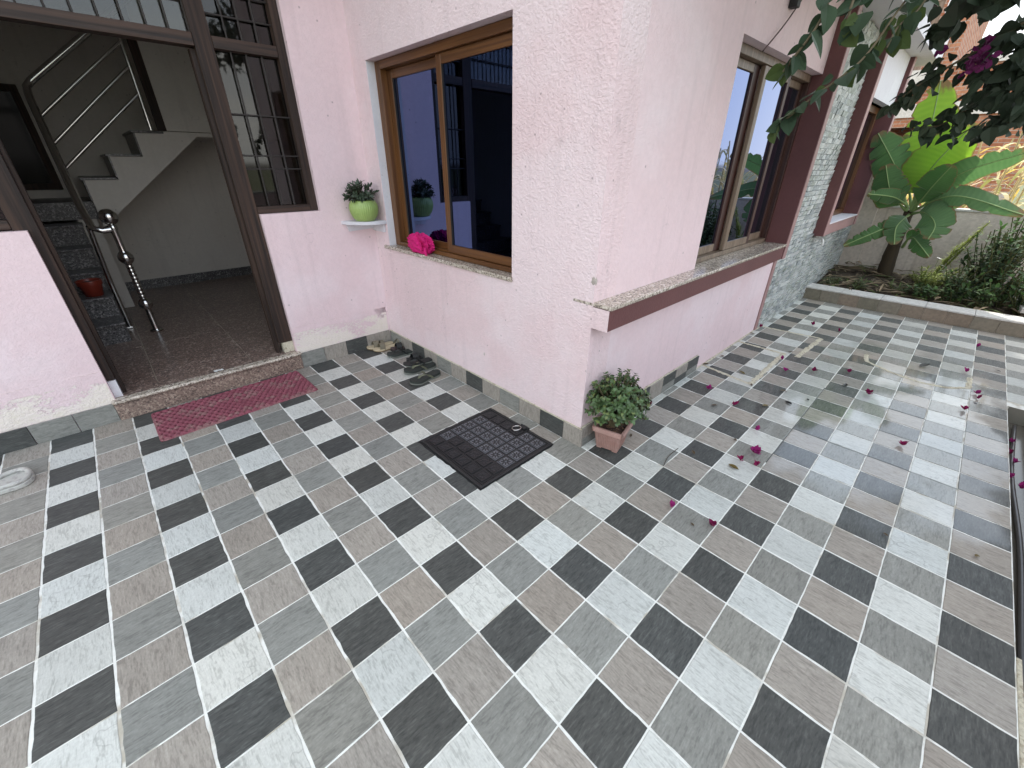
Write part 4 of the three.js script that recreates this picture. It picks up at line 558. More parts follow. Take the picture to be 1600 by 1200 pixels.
{ // fallen bougainvillea flowers and dead leaves
  const r = rng(66), mag = [leafMat(0.26, 0.006, 0.085, { transmission: 0.2 }), leafMat(0.20, 0.005, 0.07, { transmission: 0.2 }), leafMat(0.32, 0.02, 0.17, { transmission: 0.2 })];
  const petal = leafGeo(0.034, 0.026, { fold: 0.5, curl: -0.45, n: 4 });
  const spots = [[1013, 632], [1049, 791], [1115, 821], [1180, 707, 1.5], [1157, 718], [1182, 727], [1183, 671], [1147, 632], [1108, 607], [1228, 579], [1272, 579], [1327, 581], [1357, 615, 1.2], [1410, 694], [1510, 580], [1526, 614], [1529, 622], [1507, 639], [1527, 541], [1311, 517], [1222, 561], [1203, 495], [1270, 507], [1188, 510], [1594, 655, 1, -0.1], [1581, 690, 1, -0.1], [1578, 745, 1, -0.1], [1596, 762, 1, -0.1], [1577, 708, 1, -0.1], [1585, 722, 1, -0.1]];
  for (const [u, v, s = 1, y = 0] of spots) {
    const p = onY(u, v, y + 0.012), deep = y < 0, t = thing('fallen_flower', deep ? 'magenta bougainvillea bracts washed into the drain channel' : s > 1.3 ? 'largest magenta bougainvillea flower cluster on the tiles beside an oval brown leaf' : s > 1.1 ? 'full dark magenta flower lying alone on the wet tiles' : 'magenta bougainvillea flower fallen on the patio tiles', 'flower', [p.x, y + 0.001, Math.min(p.z, deep ? 2.74 : 9)], r() * 6.28, deep ? 'flowers lying in the drain' : 'flowers fallen on the tiles'); const m = mag[Math.floor(r() * 3)], n = 5 + (s > 1.1 ? 4 : 0);
    for (let k = 0; k < n; k++) { const o = mesh('bract', petal, m, t); o.scale.setScalar(s * (0.8 + 0.35 * r())); o.position.y = 0.004 + 0.004 * (k % 3); o.rotation.set((r() - 0.5) * 0.7, k * 6.283 / n + r() * 0.7, 0.25 + 0.9 * r()); }
  }
  const dry = [waxMat(0.012, 0.012, 0.01, { roughness: 0.5 }), waxMat(0.12, 0.085, 0.02), waxMat(0.07, 0.045, 0.02)], dl = leafGeo(0.065, 0.034, { fold: 0.35, curl: -0.12, n: 6 });
  for (const [u, v, k, s = 1] of [[1138, 725, 1, 1.0], [1237, 632, 0, 0.9], [1263, 626, 0, 0.5], [1320, 604, 0, 0.9], [1436, 573, 0, 1.5], [1121, 633, 2, 0.8], [1191, 634, 1, 0.8], [1148, 685, 2, 0.5], [1174, 603, 2, 0.5], [1128, 555, 2, 1.0], [1098, 569, 2, 0.9], [1164, 585, 1, 0.9], [1230, 550, 2, 0.8], [1564, 581, 0, 0.6], [1085, 710, 2, 0.6], [1084, 822, 2, 0.35], [985, 683, 2, 0.5], [1230, 612, 2, 0.8], [1180, 522, 2, 1], [1380, 832, 2, 0.4], [1530, 868, 1, 0.45]]) {
    const p = onY(u, v, 0.006), o = mesh('fallen_leaf', dl, dry[k]); o.position.set(p.x, 0.007, p.z); o.rotation.set((r() - 0.5) * 0.3, r() * 6.28, (r() - 0.5) * 0.2); o.scale.setScalar(s); o.userData = { label: ['blackened wet leaf lying on the patio tiles', 'yellow brown dry leaf lying on the patio tiles', 'small brown dead leaf lying on the patio tiles'][k], category: 'leaf', group: ['black leaves on the tiles', 'yellow brown leaves on the tiles', 'brown leaves on the tiles'][k] };
  }
  const a = onY(1037, 728, 0.004), b = onY(1060, 700, 0.004), o = mesh('twig', tube([a, a.clone().lerp(b, 0.5).add(V(-0.02, 0.004, -0.01)), b], 0.002, 5, 12), std({ color: col(0.06, 0.045, 0.03), roughness: 0.9 })); o.userData = { label: 'thin curved dry twig lying on the tiles near the square pot', category: 'twig' };
}

// ================================================================ THE GARDEN BED AND WHAT LIES BEHIND IT
{ // kerb of the bed
  const k = thing('garden_kerb', 'low grey kerb of stone tiles along the front of the garden bed', 'kerb');
  mesh('core', box(CURB + 0.012, CURB + 0.26, -0.15, 0.136, 0.72, 3.2), M.concrete, k);
  const r = rng(77), tm = [std({ map: M.concrete.map, color: col(0.48, 0.48, 0.42), roughness: 0.9 }), std({ map: M.concrete.map, color: col(0.42, 0.43, 0.36), roughness: 0.9, bumpMap: plasterBump, bumpScale: 0.003 }), std({ map: M.concrete.map, color: col(0.52, 0.47, 0.40), roughness: 0.9, bumpMap: plasterBump, bumpScale: 0.003 })];
  for (let z = 0.722; z < 3.15; z += 0.2) mesh('face_tile', rbox(CURB, CURB + 0.0115, 0.0, 0.137, z, z + 0.197, 0.002), tm[Math.floor(r() * 3)], k);
  for (let z = 0.722; z < 3.1; z += 0.4) mesh('cap_tile', rbox(CURB - 0.006, CURB + 0.262, 0.138, 0.155, z, z + 0.397, 0.003), M.concretePale, k);
}
{
  const g = new THREE.PlaneGeometry(1.36, 3.2, 30, 60).rotateX(-Math.PI / 2), p = g.attributes.position; for (let i = 0; i < p.count; i++) { const x = p.getX(i) + 7.32, z = p.getZ(i) + 2.32; p.setXYZ(i, x, 0.10 + 0.11 * sm(6.65, 7.9, x) + 0.05 * (fbm(x / 8, z / 8, 40, 40, 3, 261) - 0.5), z); } g.computeVertexNormals();
  const o = mesh('garden_soil', planar(g), M.soil); o.userData = { kind: 'structure' };
}
const soilY = (x) => 0.10 + 0.11 * sm(6.65, 7.9, x);
{
  const w = thing('garden_wall', 'bare cement garden wall behind the banana plant', 'wall'); mesh('wall_panel', box(8.0, 8.12, -0.15, 1.045, 0.97, 3.4), M.gardenWall, w); mesh('pier', rbox(7.97, 8.14, -0.15, 1.75, 0.741, 0.968, 0.006), M.gardenWall, w); mesh('coping', rbox(7.985, 8.135, 1.046, 1.075, 0.985, 3.4, 0.006), M.concretePale, w);
  const b = thing('boundary_wall', 'lilac grey plastered boundary wall along the far side of the drain', 'wall'); mesh('wall_panel', box(-3, 9.5, -0.15, 1.08, 3.42, 3.55), M.pinkSmooth, b); mesh('coping', rbox(-3, 9.5, 1.081, 1.12, 3.40, 3.57, 0.005), M.concretePale, b);
  const k = thing('concrete_block', 'pale rough concrete slab lying at the end of the garden bed', 'slab', [7.15, 0.16, 2.83], 0.1); mesh('slab', [rbox(-0.35, 0.5, 0, 0.06, -0.22, 0.25, 0.01), rbox(-0.2, 0.5, 0.061, 0.12, -0.2, 0.25, 0.01)], M.concretePale, k);
}
const green = (c) => leafMat(...c);
{ // banana plant
  const base = onX(1388, 416, 7.62); base.y = soilY(7.62) - 0.02;
  const t = thing('banana_plant', 'banana plant with broad green leaves growing against the garden wall', 'banana plant', [0, 0, 0]);
  const top = onX(1421, 330, 7.55), md = base.clone().lerp(top, 0.5).add(V(0, 0, -0.02));
  { const g = new THREE.TubeGeometry(new THREE.CatmullRomCurve3([base.clone().add(V(0, -0.05, 0)), md, top]), 16, 0.07, 12), p = g.attributes.position; for (let i = 0; i < p.count; i++) { const f = sm(base.y, top.y, p.getY(i)), c = base.clone().lerp(top, f); const k = lerp(1.25, 0.75, f) * (0.9 + 0.2 * fbm(p.getY(i) + 2, i * 0.03, 20, 20, 2, 5)); p.setXYZ(i, c.x + (p.getX(i) - c.x) * k, p.getY(i), c.z + (p.getZ(i) - c.z) * k); } g.computeVertexNormals(); mesh('trunk', g, std({ map: tex(128, 128, (u, v) => { const a = fbm(u, v, 4, 10, 4, 271); return S(mixc([0.02, 0.013, 0.009], [0.07, 0.05, 0.022], a)); }), roughness: 0.8 }), t); }
  const gm = (a, b, seed) => { const map = tex(128, 256, (u, v) => { const rib = 0.5 + 0.5 * Math.sin(u * 150 + 8 * Math.abs(v - 0.5)), n = fbm(u, v, 6, 3, 3, seed), e = Math.max(Math.abs(v - 0.5) * 2, u), br = sm(0.9, 0.99, e + 0.12 * (fbm(u, v, 24, 12, 3, seed + 4) - 0.5)); return S(mixc(mixc(a, b, 0.3 * rib + 0.7 * n), [0.20, 0.13, 0.05], br)); }); return new THREE.MeshPhysicalMaterial({ map, roughness: 0.93, transmission: 0.5, thickness: 0, side: THREE.DoubleSide }); };
  const bright = gm([0.17, 0.35, 0.02], [0.27, 0.46, 0.035], 281), mid = gm([0.05, 0.14, 0.03], [0.08, 0.20, 0.05], 283), cool = gm([0.06, 0.15, 0.045], [0.11, 0.22, 0.075], 285), rib = std({ color: col(0.22, 0.32, 0.12), roughness: 0.5 });
  const blade = (pts, W, m, seed, { fold = 0.25, tilt = 0, tear = 0.2 } = {}) => { // base, bend and tip given as [u, v, x]
    const P = pts.map(([u, v, x]) => onX(u, v, x)), c = new THREE.CatmullRomCurve3(P), n = 40, r = rng(seed), pos = [], uv = []; const rows = [];
    for (let i = 0; i <= n; i++) { const f = i / n, p = c.getPoint(f), tg = c.getTangent(f), see = p.clone().sub(EYE).normalize(); let s = new THREE.Vector3().crossVectors(tg, see).normalize(); const nn = new THREE.Vector3().crossVectors(s, tg).normalize(); s.applyAxisAngle(tg, tilt); const st = sm(0.14, 0.34, f), w = W * 0.46 * st * Math.pow(Math.max(0, 1 - Math.pow(Math.max(0, (f - 0.3) / 0.72), 2.4)), 0.6); const tr = (k) => 1 - (r() < tear ? 0.5 * r() : 0.05 * r()); rows.push([p, p.clone().addScaledVector(s, w * tr()).addScaledVector(nn, fold * w), p.clone().addScaledVector(s, -w * tr()).addScaledVector(nn, fold * w), f]); }
    for (let i = 0; i < n; i++) { const [p, l, q, f] = rows[i], [p2, l2, q2, f2] = rows[i + 1]; for (const [a, b, cc, d, va, vb] of [[p, l, p2, l2, 0.5, 1], [q, p, q2, p2, 0, 0.5]]) { pos.push(...a.toArray(), ...b.toArray(), ...cc.toArray(), ...b.toArray(), ...d.toArray(), ...cc.toArray()); uv.push(f, va, f, vb, f2, va, f, vb, f2, vb, f2, va); } }
    const g = new THREE.BufferGeometry(); g.setAttribute('position', new THREE.Float32BufferAttribute(pos, 3)); g.setAttribute('uv', new THREE.Float32BufferAttribute(uv, 2)); g.computeVertexNormals(); const o = mesh('leaf', g, m, t); mesh('midrib', (() => { const g2 = new THREE.TubeGeometry(c, 24, 0.02, 6), q = g2.attributes.position; for (let i = 0; i < q.count; i++) { const f = Math.floor(i / 7) / 24, cc = c.getPoint(f), k = lerp(1, 0.28, sm(0, 0.4, f)); q.setXYZ(i, cc.x + (q.getX(i) - cc.x) * k, cc.y + (q.getY(i) - cc.y) * k, cc.z + (q.getZ(i) - cc.z) * k); } return g2; })(), rib, o);
  };
  blade([[1424, 330, 7.55], [1446, 240, 7.5], [1470, 126, 7.45]], 0.62, bright, 1, { tear: 0.25, fold: 0.1 });
  blade([[1428, 325, 7.55], [1452, 268, 7.4], [1524, 192, 7.2]], 0.66, bright, 2, { tear: 0.15, fold: 0.15 });
  blade([[1424, 325, 7.55], [1418, 260, 7.7], [1424, 205, 7.8]], 0.5, mid, 3, { fold: 0.2 });
  blade([[1418, 328, 7.55], [1402, 268, 7.4], [1372, 208, 7.3]], 0.55, mid, 4, { fold: 0.3, tilt: 0.3 });
  blade([[1416, 330, 7.55], [1392, 300, 7.3], [1384, 258, 7.2]], 0.42, mid, 5, { fold: 0.3 });
  blade([[1424, 332, 7.55], [1458, 290, 7.2], [1488, 258, 7.0]], 0.36, mid, 6, { fold: 0.2, tear: 0.1 });
  blade([[1428, 322, 7.55], [1500, 272, 7.3], [1612, 236, 7.1]], 0.36, cool, 7, { fold: 0.2, tilt: 0.4 });
  blade([[1424, 330, 7.55], [1490, 306, 7.2], [1600, 336, 7.1]], 0.3, cool, 8, { fold: 0.35, tilt: -0.5 });
  blade([[1424, 334, 7.55], [1448, 333, 7.2], [1462, 352, 7.05], [1450, 374, 7.0]], 0.42, cool, 9, { fold: 0.25 });
  blade([[1420, 336, 7.5], [1412, 342, 7.2], [1400, 356, 7.05], [1397, 382, 7.0]], 0.32, cool, 10, { fold: 0.3 });
  blade([[1412, 362, 7.55], [1396, 352, 7.2], [1360, 366, 7.0], [1318, 384, 6.9]], 0.22, mid, 11, { fold: 0.4 });
  blade([[1410, 386, 7.55], [1424, 370, 7.3], [1438, 384, 7.1], [1452, 402, 7.05]], 0.24, mid, 12, { fold: 0.5 });
  blade([[1418, 322, 7.5], [1396, 308, 7.2], [1356, 303, 7.0]], 0.22, mid, 13, { fold: 0.4 });
  blade([[1424, 328, 7.6], [1470, 316, 7.5], [1500, 322, 7.45]], 0.2, cool, 14, { fold: 0.3 });
}
// weeds, shrub, litter in the bed
function herb(name, label, cat, x, z, { h, n, spread, leaf, lw, c, seed, group, lean = [0, 0], tipsy = 0.5, stemC = [0.08, 0.09, 0.03], per = 18, y }) {
  const t = thing(name, label, cat, [x, y ?? soilY(x) - 0.01, z], 0, group), r = rng(seed), stems = [], leaves = [], lg = leafGeo(leaf, lw, { curl: 0.25, n: 3 });
  for (let k = 0; k < n; k++) {
    const a = r() * 6.283, sp = spread * Math.sqrt(r()), hh = h * (0.55 + 0.5 * r()), e = V(Math.cos(a) * sp + lean[0] * hh, hh, Math.sin(a) * sp + lean[1] * hh), b = V(Math.cos(a) * sp * 0.15, 0, Math.sin(a) * sp * 0.15), m = b.clone().lerp(e, 0.5).add(V((r() - 0.5) * 0.08, 0.04, (r() - 0.5) * 0.08)), cv = new THREE.CatmullRomCurve3([b, m, e]); stems.push(new THREE.TubeGeometry(cv, 6, 0.005, 4));
    for (let i = 0; i < per; i++) { const f = 0.2 + 0.8 * (i + r()) / per, p = cv.getPoint(Math.min(1, f)), d = rv(r); d.y = d.y * 0.5 + tipsy * 0.4; const mm = orient(d, V(0, 1, 0.01)), s = 0.6 + 0.7 * r(); mm.scale(V(s, s, s)); mm.setPosition(p); const q = 0.55 + 0.9 * r(); leaves.push(tint(lg.clone().applyMatrix4(mm), [c[0] * q, c[1] * q, c[2] * q])); }
  }
  mesh('stem', stems, std({ color: col(...stemC), roughness: 0.9 }), t); mesh('foliage', leaves, leafMat(1, 1, 1, { vertexColors: true, transmission: 0.35 }), t); return t;
}
{
  const at = (u, v, x) => onX(u, v, x);
  const s1 = at(1560, 400, 7.3), s2 = at(1590, 360, 7.5), s3 = at(1500, 440, 7.2);
  herb('leafy_shrub', 'dark green leafy shrub filling the corner of the garden bed', 'shrub', 7.32, s1.z + 0.02, { h: 0.75, n: 46, spread: 0.34, leaf: 0.075, lw: 0.032, c: [0.035, 0.075, 0.022], seed: 91, per: 22 });
  herb('leafy_shrub', 'taller bright leaved shrub leaning on the garden wall', 'shrub', 7.6, s2.z + 0.05, { h: 0.98, n: 30, spread: 0.28, leaf: 0.085, lw: 0.036, c: [0.06, 0.13, 0.03], seed: 92, per: 22 });
  herb('weed', 'small dark leaved weed in front of the shrub', 'weed', 7.05, s3.z, { h: 0.42, n: 16, spread: 0.2, leaf: 0.07, lw: 0.03, c: [0.05, 0.10, 0.03], seed: 93, per: 16 });
  const f1 = at(1452, 440, 7.4);
  herb('feathery_weed', 'tall yellow green feathery weed leaning against the garden wall', 'weed', 7.42, f1.z - 0.03, { h: 0.78, n: 9, spread: 0.05, leaf: 0.065, lw: 0.008, c: [0.22, 0.28, 0.05], seed: 94, lean: [0.1, 0.32], per: 70, stemC: [0.15, 0.18, 0.04] });
  herb('feathery_weed', 'low yellow green weed spreading at the foot of the tall one', 'weed', 7.2, f1.z + 0.02, { h: 0.32, n: 26, spread: 0.24, leaf: 0.07, lw: 0.011, c: [0.18, 0.23, 0.05], seed: 95, per: 26, stemC: [0.15, 0.18, 0.04] });
  for (const [u, v, x, k] of [[1300, 440, 6.85, 1], [1345, 442, 6.9, 2], [1400, 455, 6.95, 3], [1470, 460, 7.0, 4], [1520, 482, 6.9, 5]]) { const p = at(u, v, x); herb('weed', 'small grassy weed growing through the dry litter', 'weed', p.x, p.z, { h: 0.13, n: 10, spread: 0.12, leaf: 0.1, lw: 0.012, c: [0.10, 0.14, 0.05], seed: 100 + k, per: 8, group: 'grassy weeds in the bed' }); }
  for (const [u, v, x, h, k] of [[1490, 470, 6.95, 0.26, 1], [1540, 470, 6.95, 0.3, 2], [1440, 462, 6.9, 0.18, 3], [1580, 445, 7.1, 0.45, 4], [1600, 470, 6.95, 0.34, 5]]) { const p = at(u, v, x); herb('weed', 'broad leaved low green weed at the front of the bed behind the kerb', 'weed', p.x, p.z, { h, n: 18, spread: 0.16, leaf: 0.065, lw: 0.036, c: [0.06, 0.125, 0.03], seed: 130 + k, per: 14, group: 'broad leaved weeds in the bed' }); }
  // dry litter of banana leaves and twigs
  const r = rng(111), lit = [], g1 = leafGeo(0.24, 0.03, { fold: 0.6, curl: 0.1, n: 4 }), g2 = leafGeo(0.12, 0.05, { fold: 0.4, curl: 0.1, n: 4 }); for (let k = 0; k < 420; k++) { const x = 6.68 + 1.25 * r(), z = 0.8 + 2.2 * r(), d = rv(r); d.y *= 0.15; const m = orient(d, V(0, 1, 0.01)), s = 0.6 + 0.8 * r(); m.scale(V(s, s, s)); m.setPosition(V(x, soilY(x) + 0.02 + 0.05 * r(), z)); const q = 0.5 + r(); lit.push(tint((r() < 0.65 ? g1 : g2).clone().applyMatrix4(m), r() < 0.25 ? [0.11 * q, 0.14 * q, 0.05 * q] : [0.20 * q, 0.155 * q, 0.10 * q])); }
  const o = mesh('dry_litter', lit, std({ vertexColors: true, roughness: 0.9, side: THREE.DoubleSide })); o.userData = { kind: 'stuff', label: 'dry banana leaf litter covering the soil of the garden bed', category: 'leaf litter' };
  // white blossoms in the weeds
  const fl = leafMat(0.7, 0.7, 0.68, { transmission: 0.2 }), pg = leafGeo(0.035, 0.022, { n: 3 }); let n = 0; for (const [u, v, x] of [[1467, 404, 7.2], [1471, 415, 7.15], [1576, 437, 7.0], [1578, 440, 7.0], [1545, 470, 6.95], [1515, 466, 6.95]]) { const p = at(u, v, x), t = thing('white_flower', 'small white blossom among the weeds of the garden bed', 'flower', p.toArray(), n++, 'white blossoms in the bed'); for (let k = 0; k < 5; k++) { const q = mesh('petal', pg, fl, t); q.rotation.set(0.3, k * 1.2566, 0.3); } mesh('stalk', rod(V(0, -0.1, 0), V(0, 0, 0), 0.002, 5), std({ color: col(0.08, 0.12, 0.03) }), t); }
}
{ // dry maize standing beyond the wall
  const lm = [[0.52, 0.42, 0.2], [0.62, 0.53, 0.32], [0.36, 0.36, 0.12], [0.64, 0.47, 0.12]];
  const r = rng(121), spots = []; for (let k = 0; k < 30; k++) spots.push([8.9 + 2.6 * r(), 0.9 + 3.6 * r()]); for (let k = 0; k < 16; k++) spots.push([3.2 + 5.0 * r(), 4.1 + 1.6 * r()]);
  for (const [x, z] of spots) {
    const t = thing('maize_plant', z > 4.05 ? 'dry maize stalk standing behind the lilac boundary wall' : 'dry straw coloured maize stalk standing behind the garden wall', 'maize', [x, -0.16, z], r() * 6.28, z > 4.05 ? 'maize behind the boundary wall' : 'maize behind the garden wall'), H = 1.75 + 0.75 * r(), top = V((r() - 0.5) * 0.5, H, (r() - 0.5) * 0.5), cv = new THREE.CatmullRomCurve3([V(0, 0, 0), V(top.x * 0.3, H * 0.5, top.z * 0.3), top]);
    mesh('stalk', new THREE.TubeGeometry(cv, 8, 0.011, 5), std({ color: col(0.40, 0.33, 0.17), roughness: 0.8 }), t); const lv = [];
    for (let i = 0; i < 11; i++) { const f = 0.25 + 0.7 * i / 11, p = cv.getPoint(f), a = i * 2.6 + r(), d = V(Math.cos(a), 0.6, Math.sin(a)), L = 0.45 + 0.4 * r(), pos = [], n = 6; let q = p.clone(), dir = d.clone().normalize(); const side = V(-Math.sin(a), 0, Math.cos(a)); for (let s = 0; s < n; s++) { const nq = q.clone().addScaledVector(dir, L / n), w0 = 0.026 * Math.sin(Math.PI * (0.15 + 0.85 * s / n)), w1 = 0.026 * Math.sin(Math.PI * (0.15 + 0.85 * (s + 1) / n)); const A = q.clone().addScaledVector(side, w0), B = q.clone().addScaledVector(side, -w0), C = nq.clone().addScaledVector(side, w1), D = nq.clone().addScaledVector(side, -w1); pos.push(...A.toArray(), ...B.toArray(), ...C.toArray(), ...B.toArray(), ...D.toArray(), ...C.toArray()); q = nq; dir.y -= 0.38; dir.normalize(); } const g = new THREE.BufferGeometry(); g.setAttribute('position', new THREE.Float32BufferAttribute(pos, 3)); g.computeVertexNormals(); g.setAttribute('uv', new THREE.Float32BufferAttribute(new Float32Array(pos.length / 3 * 2), 2)); const c = lm[Math.floor(r() * 4)], k = 0.7 + 0.5 * r(); lv.push(tint(g, [c[0] * k, c[1] * k, c[2] * k])); }
    mesh('leaves', lv, leafMat(1, 1, 1, { vertexColors: true, transmission: 0.4 }), t);
  }
}
{ // unfinished brick building beyond
  const X = 15, t = thing('brick_building', 'unplastered red brick building with pale concrete bands behind the maize', 'building'), at = (u, v) => onX(u, v, X);
  const brick = std({ map: tex(512, 512, (u, v) => { const rows = 16, r = Math.floor(v * rows), cu = u * 5 + (r % 2) * 0.5, c = Math.floor(cu), fu = cu - c, fv = v * rows - r, jm = fv < 0.14 || fu < 0.05, n = fbm(u, v, 40, 40, 3, 131), h = hash(mod(c, 5), r, 7); return S(jm ? [0.34, 0.30, 0.26] : mixc([0.30, 0.115, 0.06], [0.40, 0.19, 0.11], h), 0.75 + 0.5 * n); }, { size: [1.15, 1.2] }), roughness: 0.95 });
  const zE = at(1600, 150).z + 0.6, z0 = at(1395, 100).z - 1.5, zt = at(1512, 40).z, yl = at(1560, 96).y, wz0 = at(1418, 70).z, wz1 = at(1452, 70).z, wy0 = at(1430, 112).y, wy1 = at(1430, 8).y, yt = at(1470, -30).y;
  mesh('wall', slabZY([[z0, -0.2], [zE, -0.2], [zE, yl], [zt, yl], [zt, yt], [z0, yt]], [rect(wz0, wz1, wy0, wy1), rect(z0 + 0.4, at(1445, 200).z, 0.5, yl - 1.15)], X, X + 0.25), brick, t);
  mesh('concrete_band', box(X - 0.06, X + 0.3, yl - 0.95, yl - 0.68, z0, zE), M.concretePale, t); mesh('concrete_band', box(X - 0.05, X + 0.3, 0.85, 1.05, z0, zE), M.concrete, t); mesh('coping', box(X - 0.05, X + 0.3, yl + 0.001, yl + 0.1, zt + 0.001, zE), M.concretePale, t);
  for (const [a, c] of [[1458, 1470], [1474, 1480]]) mesh('column', box(X - 0.08, X - 0.001, wy0 - 0.3, yt, at(a, 70).z, at(c, 70).z), M.whitePaint, t);
  const w = sub('window', t), mid = (wz0 + wz1) / 2; mesh('frame', box(X + 0.02, X + 0.12, wy0, wy1, mid + 0.2, mid + 0.28), M.sashPale, w); mesh('frame', box(X + 0.02, X + 0.12, wy0, wy1, wz1 - 0.12, wz1), M.sashPale, w); mesh('pane', box(X + 0.13, X + 0.14, wy0, wy1, wz0, wz1), M.darkPane, w); mesh('sill', box(X - 0.2, X + 0.1, wy0 - 0.35, wy0 - 0.001, wz0 - 0.3, wz1 + 0.2), M.concretePale, w);
  mesh('back_wall', box(X + 3.8, X + 4, -0.2, yt, z0, zt), brick, t); mesh('back_wall', box(X + 3.8, X + 4, -0.2, yl, zt + 0.001, zE), brick, t); mesh('side_wall', box(X + 0.251, X + 3.799, yl, yt, zt - 0.2, zt), brick, t); mesh('side_wall', box(X + 0.251, X + 3.799, -0.2, yt, z0, z0 + 0.2), brick, t); mesh('side_wall', box(X + 0.251, X + 3.799, -0.2, yl, zE - 0.2, zE), brick, t); mesh('roof_slab', box(X, X + 4, yt + 0.001, yt + 0.15, z0, zt), M.concrete, t); mesh('roof_slab', box(X + 0.252, X + 3.798, yl - 0.16, yl - 0.01, zt + 0.002, zE - 0.202), M.concrete, t);
  mesh('floor_deck', box(X + 0.26, X + 3.79, yl - 0.95, yl - 0.75, z0 + 0.21, zE - 0.21), M.concrete, t);
}
{ // bougainvillea hanging in from above the boundary
  const t = thing('bougainvillea', 'bougainvillea vine with dark green leaves and magenta bracts hanging in overhead', 'climbing plant');
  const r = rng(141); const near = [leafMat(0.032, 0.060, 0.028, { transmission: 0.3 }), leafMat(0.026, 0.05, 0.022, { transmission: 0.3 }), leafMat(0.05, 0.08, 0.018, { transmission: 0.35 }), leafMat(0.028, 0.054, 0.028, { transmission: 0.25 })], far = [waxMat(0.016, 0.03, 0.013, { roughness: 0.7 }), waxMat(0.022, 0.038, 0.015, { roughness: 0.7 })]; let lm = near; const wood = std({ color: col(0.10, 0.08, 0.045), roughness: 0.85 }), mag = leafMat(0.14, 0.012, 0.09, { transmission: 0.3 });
  const L0 = leafGeo(0.075, 0.056, { heart: true, fold: 0.22, curl: 0.18, n: 7 }), L1 = leafGeo(0.06, 0.044, { heart: true, fold: 0.3, curl: 0.05, n: 7 }), rest = [];
  let count = 0;
  const strand = (pts, n, s, rad = 0.02, thick = 0.0035) => {
    const P = pts.map(([u, v, d]) => atDepth(u, v, d)), cv = new THREE.CatmullRomCurve3(P); mesh('shoot', new THREE.TubeGeometry(cv, pts.length * 8, thick, 6), wood, t);
    for (let i = 0; i < n; i++) {
      const f = (i + 0.3 + 0.5 * r()) / n, p = cv.getPoint(f), tg = cv.getTangent(f), d = rv(r).multiplyScalar(0.8).addScaledVector(tg, 0.35).add(V(0, -0.55, 0)).normalize(), up = rv(r).add(V(0, 0.9, 0)).addScaledVector(p.clone().sub(EYE).normalize(), -0.7), m = orient(d, up), k = s * (0.7 + 0.55 * r()); m.scale(V(k, k, k)); m.setPosition(p.clone().addScaledVector(rv(r), rad * r()));
      const g = r() < 0.5 ? L0 : L1, mt = lm[Math.floor(r() * lm.length)]; if (count++ < 300) { const o = mesh('leaf', g, mt, t); o.applyMatrix4(m); } else rest.push(g.clone().applyMatrix4(m));
    }
  };
  strand([[1300, -30, 1.0], [1288, 20, 1.0], [1262, 62, 1.02], [1240, 90, 1.05], [1224, 112, 1.08]], 17, 0.8, 0.02);
  strand([[1345, -30, 1.1], [1330, 10, 1.1], [1322, 40, 1.12]], 14, 0.85, 0.05);
  strand([[1440, -30, 1.25], [1402, 18, 1.25], [1372, 62, 1.28], [1345, 95, 1.3], [1312, 122, 1.32], [1270, 152, 1.36], [1236, 180, 1.4], [1202, 206, 1.45]], 36, 0.85, 0.02);
  strand([[1460, -20, 1.5], [1430, 20, 1.5], [1405, 40, 1.5], [1385, 75, 1.5]], 18, 0.9, 0.04);
  // the mass to the right: shade of the canopy is put into darker leaf colours
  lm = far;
  strand([[1640, 10, 2.0], [1560, 60, 2.1], [1490, 100, 2.2], [1440, 130, 2.3], [1400, 160, 2.4]], 90, 1.0, 0.1, 0.006);
  strand([[1650, 90, 2.2], [1580, 130, 2.3], [1520, 165, 2.4], [1470, 195, 2.5], [1436, 200, 2.5]], 90, 1.0, 0.1, 0.006);
  strand([[1640, -30, 1.9], [1560, -5, 1.9], [1500, 15, 2.0], [1450, 55, 2.1]], 80, 1.05, 0.1, 0.006);
  strand([[1660, 150, 2.3], [1610, 180, 2.4], [1560, 195, 2.45], [1520, 200, 2.5], [1492, 215, 2.55]], 46, 0.9, 0.07);
  strand([[1660, 40, 1.9], [1600, 90, 2.0], [1560, 120, 2.1]], 120, 1.15, 0.16, 0.006);
  strand([[1660, 120, 1.9], [1610, 160, 2.0], [1570, 175, 2.1]], 80, 1.1, 0.14, 0.006);
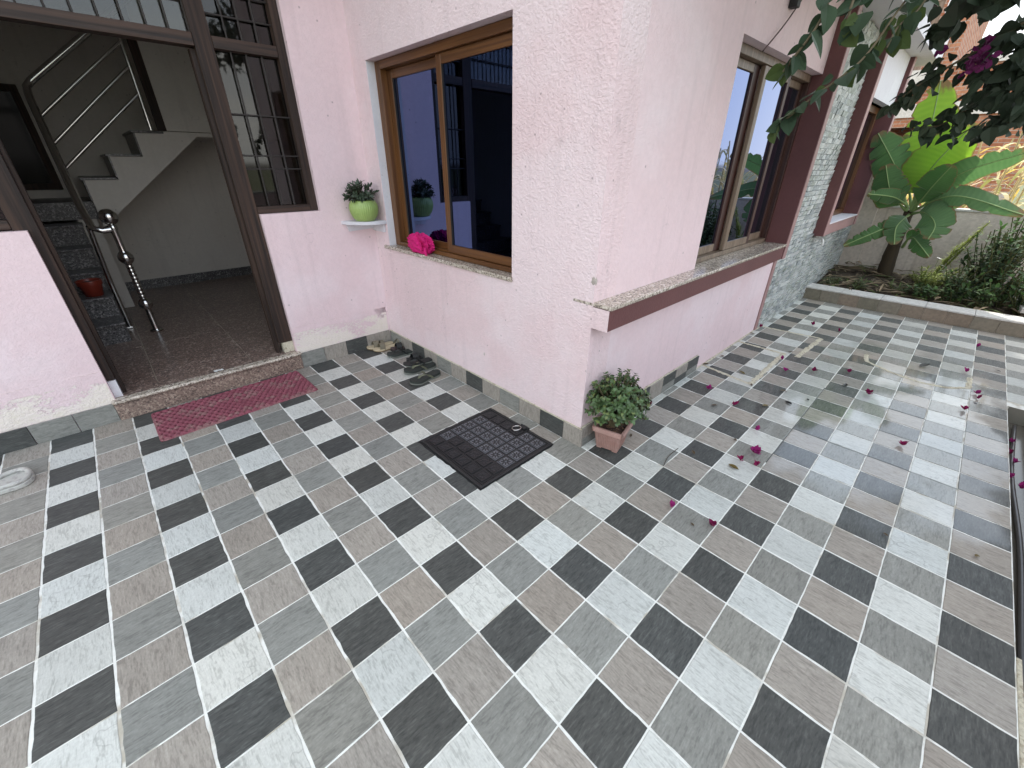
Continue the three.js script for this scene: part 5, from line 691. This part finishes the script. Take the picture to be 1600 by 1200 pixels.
  strand([[1700, -120, 1.9], [1600, -60, 1.8], [1480, -40, 1.7], [1380, -60, 1.5]], 110, 1.3, 0.2, 0.008);
  { const crown = [], L2 = leafGeo(0.08, 0.06, { heart: true, n: 3 }); // the crown of the vine spreads over the side passage, above the picture
    for (let k = 0; k < 3600; k++) { const x = 1.75 + 3.6 * r(), z = 0.95 + 2.3 * r(), y = 2.78 + 0.5 * r(), q = toPx(V(x, y, z)); if (q[2] > 0.05 && q[1] > -28 && q[0] > 0 && q[0] < 1680) continue; const d = rv(r).add(V(0, -0.3, 0)), m = orient(d, rv(r).add(V(0, 1.2, 0))), s = 0.9 + 0.6 * r(); m.scale(V(s, s, s)); m.setPosition(V(x, y, z)); crown.push(L2.clone().applyMatrix4(m)); }
    mesh('crown_leaves', crown, waxMat(0.03, 0.055, 0.022, { roughness: 0.6 }), t).userData = { kind: 'stuff' };
    for (let k = 0; k < 9; k++) { const x0 = 1.8 + 0.42 * k; mesh('branch', tube([V(x0 + 0.3, 3.0, 3.3), V(x0 + 0.1, 3.15, 2.4), V(x0, 3.1, 1.7), V(x0 - 0.1, 2.98, 1.0)].filter((p) => { const q = toPx(p); return !(q[2] > 0.05 && q[1] > -30 && q[0] > 0 && q[0] < 1680); }).concat([V(x0 + 0.35, 3.02, 3.4)]).sort((p, q) => p.z - q.z), 0.009, 6, 14), wood, t); }
    mesh('trunk', tube([V(3.2, -0.16, 3.8), V(3.15, 1.2, 3.75), V(3.3, 2.3, 3.6), V(3.2, 3.05, 3.3)], 0.04, 8, 20), wood, t);
  }
  mesh('small_leaves', rest, far[0], t).userData = { kind: 'stuff' };
  const pg = leafGeo(0.038, 0.03, { fold: 0.4, curl: -0.3, n: 4 }); for (const [u, v, d, n] of [[1530, 92, 2.05, 26], [1545, 70, 2.05, 12], [1522, 108, 2.05, 14], [1468, 78, 2.2, 4]]) { const c = atDepth(u, v, d); for (let k = 0; k < n; k++) { const m = orient(rv(r), rv(r)); m.setPosition(c.clone().addScaledVector(rv(r), 0.05 * r())); mesh('bract', pg, mag, t).applyMatrix4(m); } }
}
renderer.render(scene, camera);
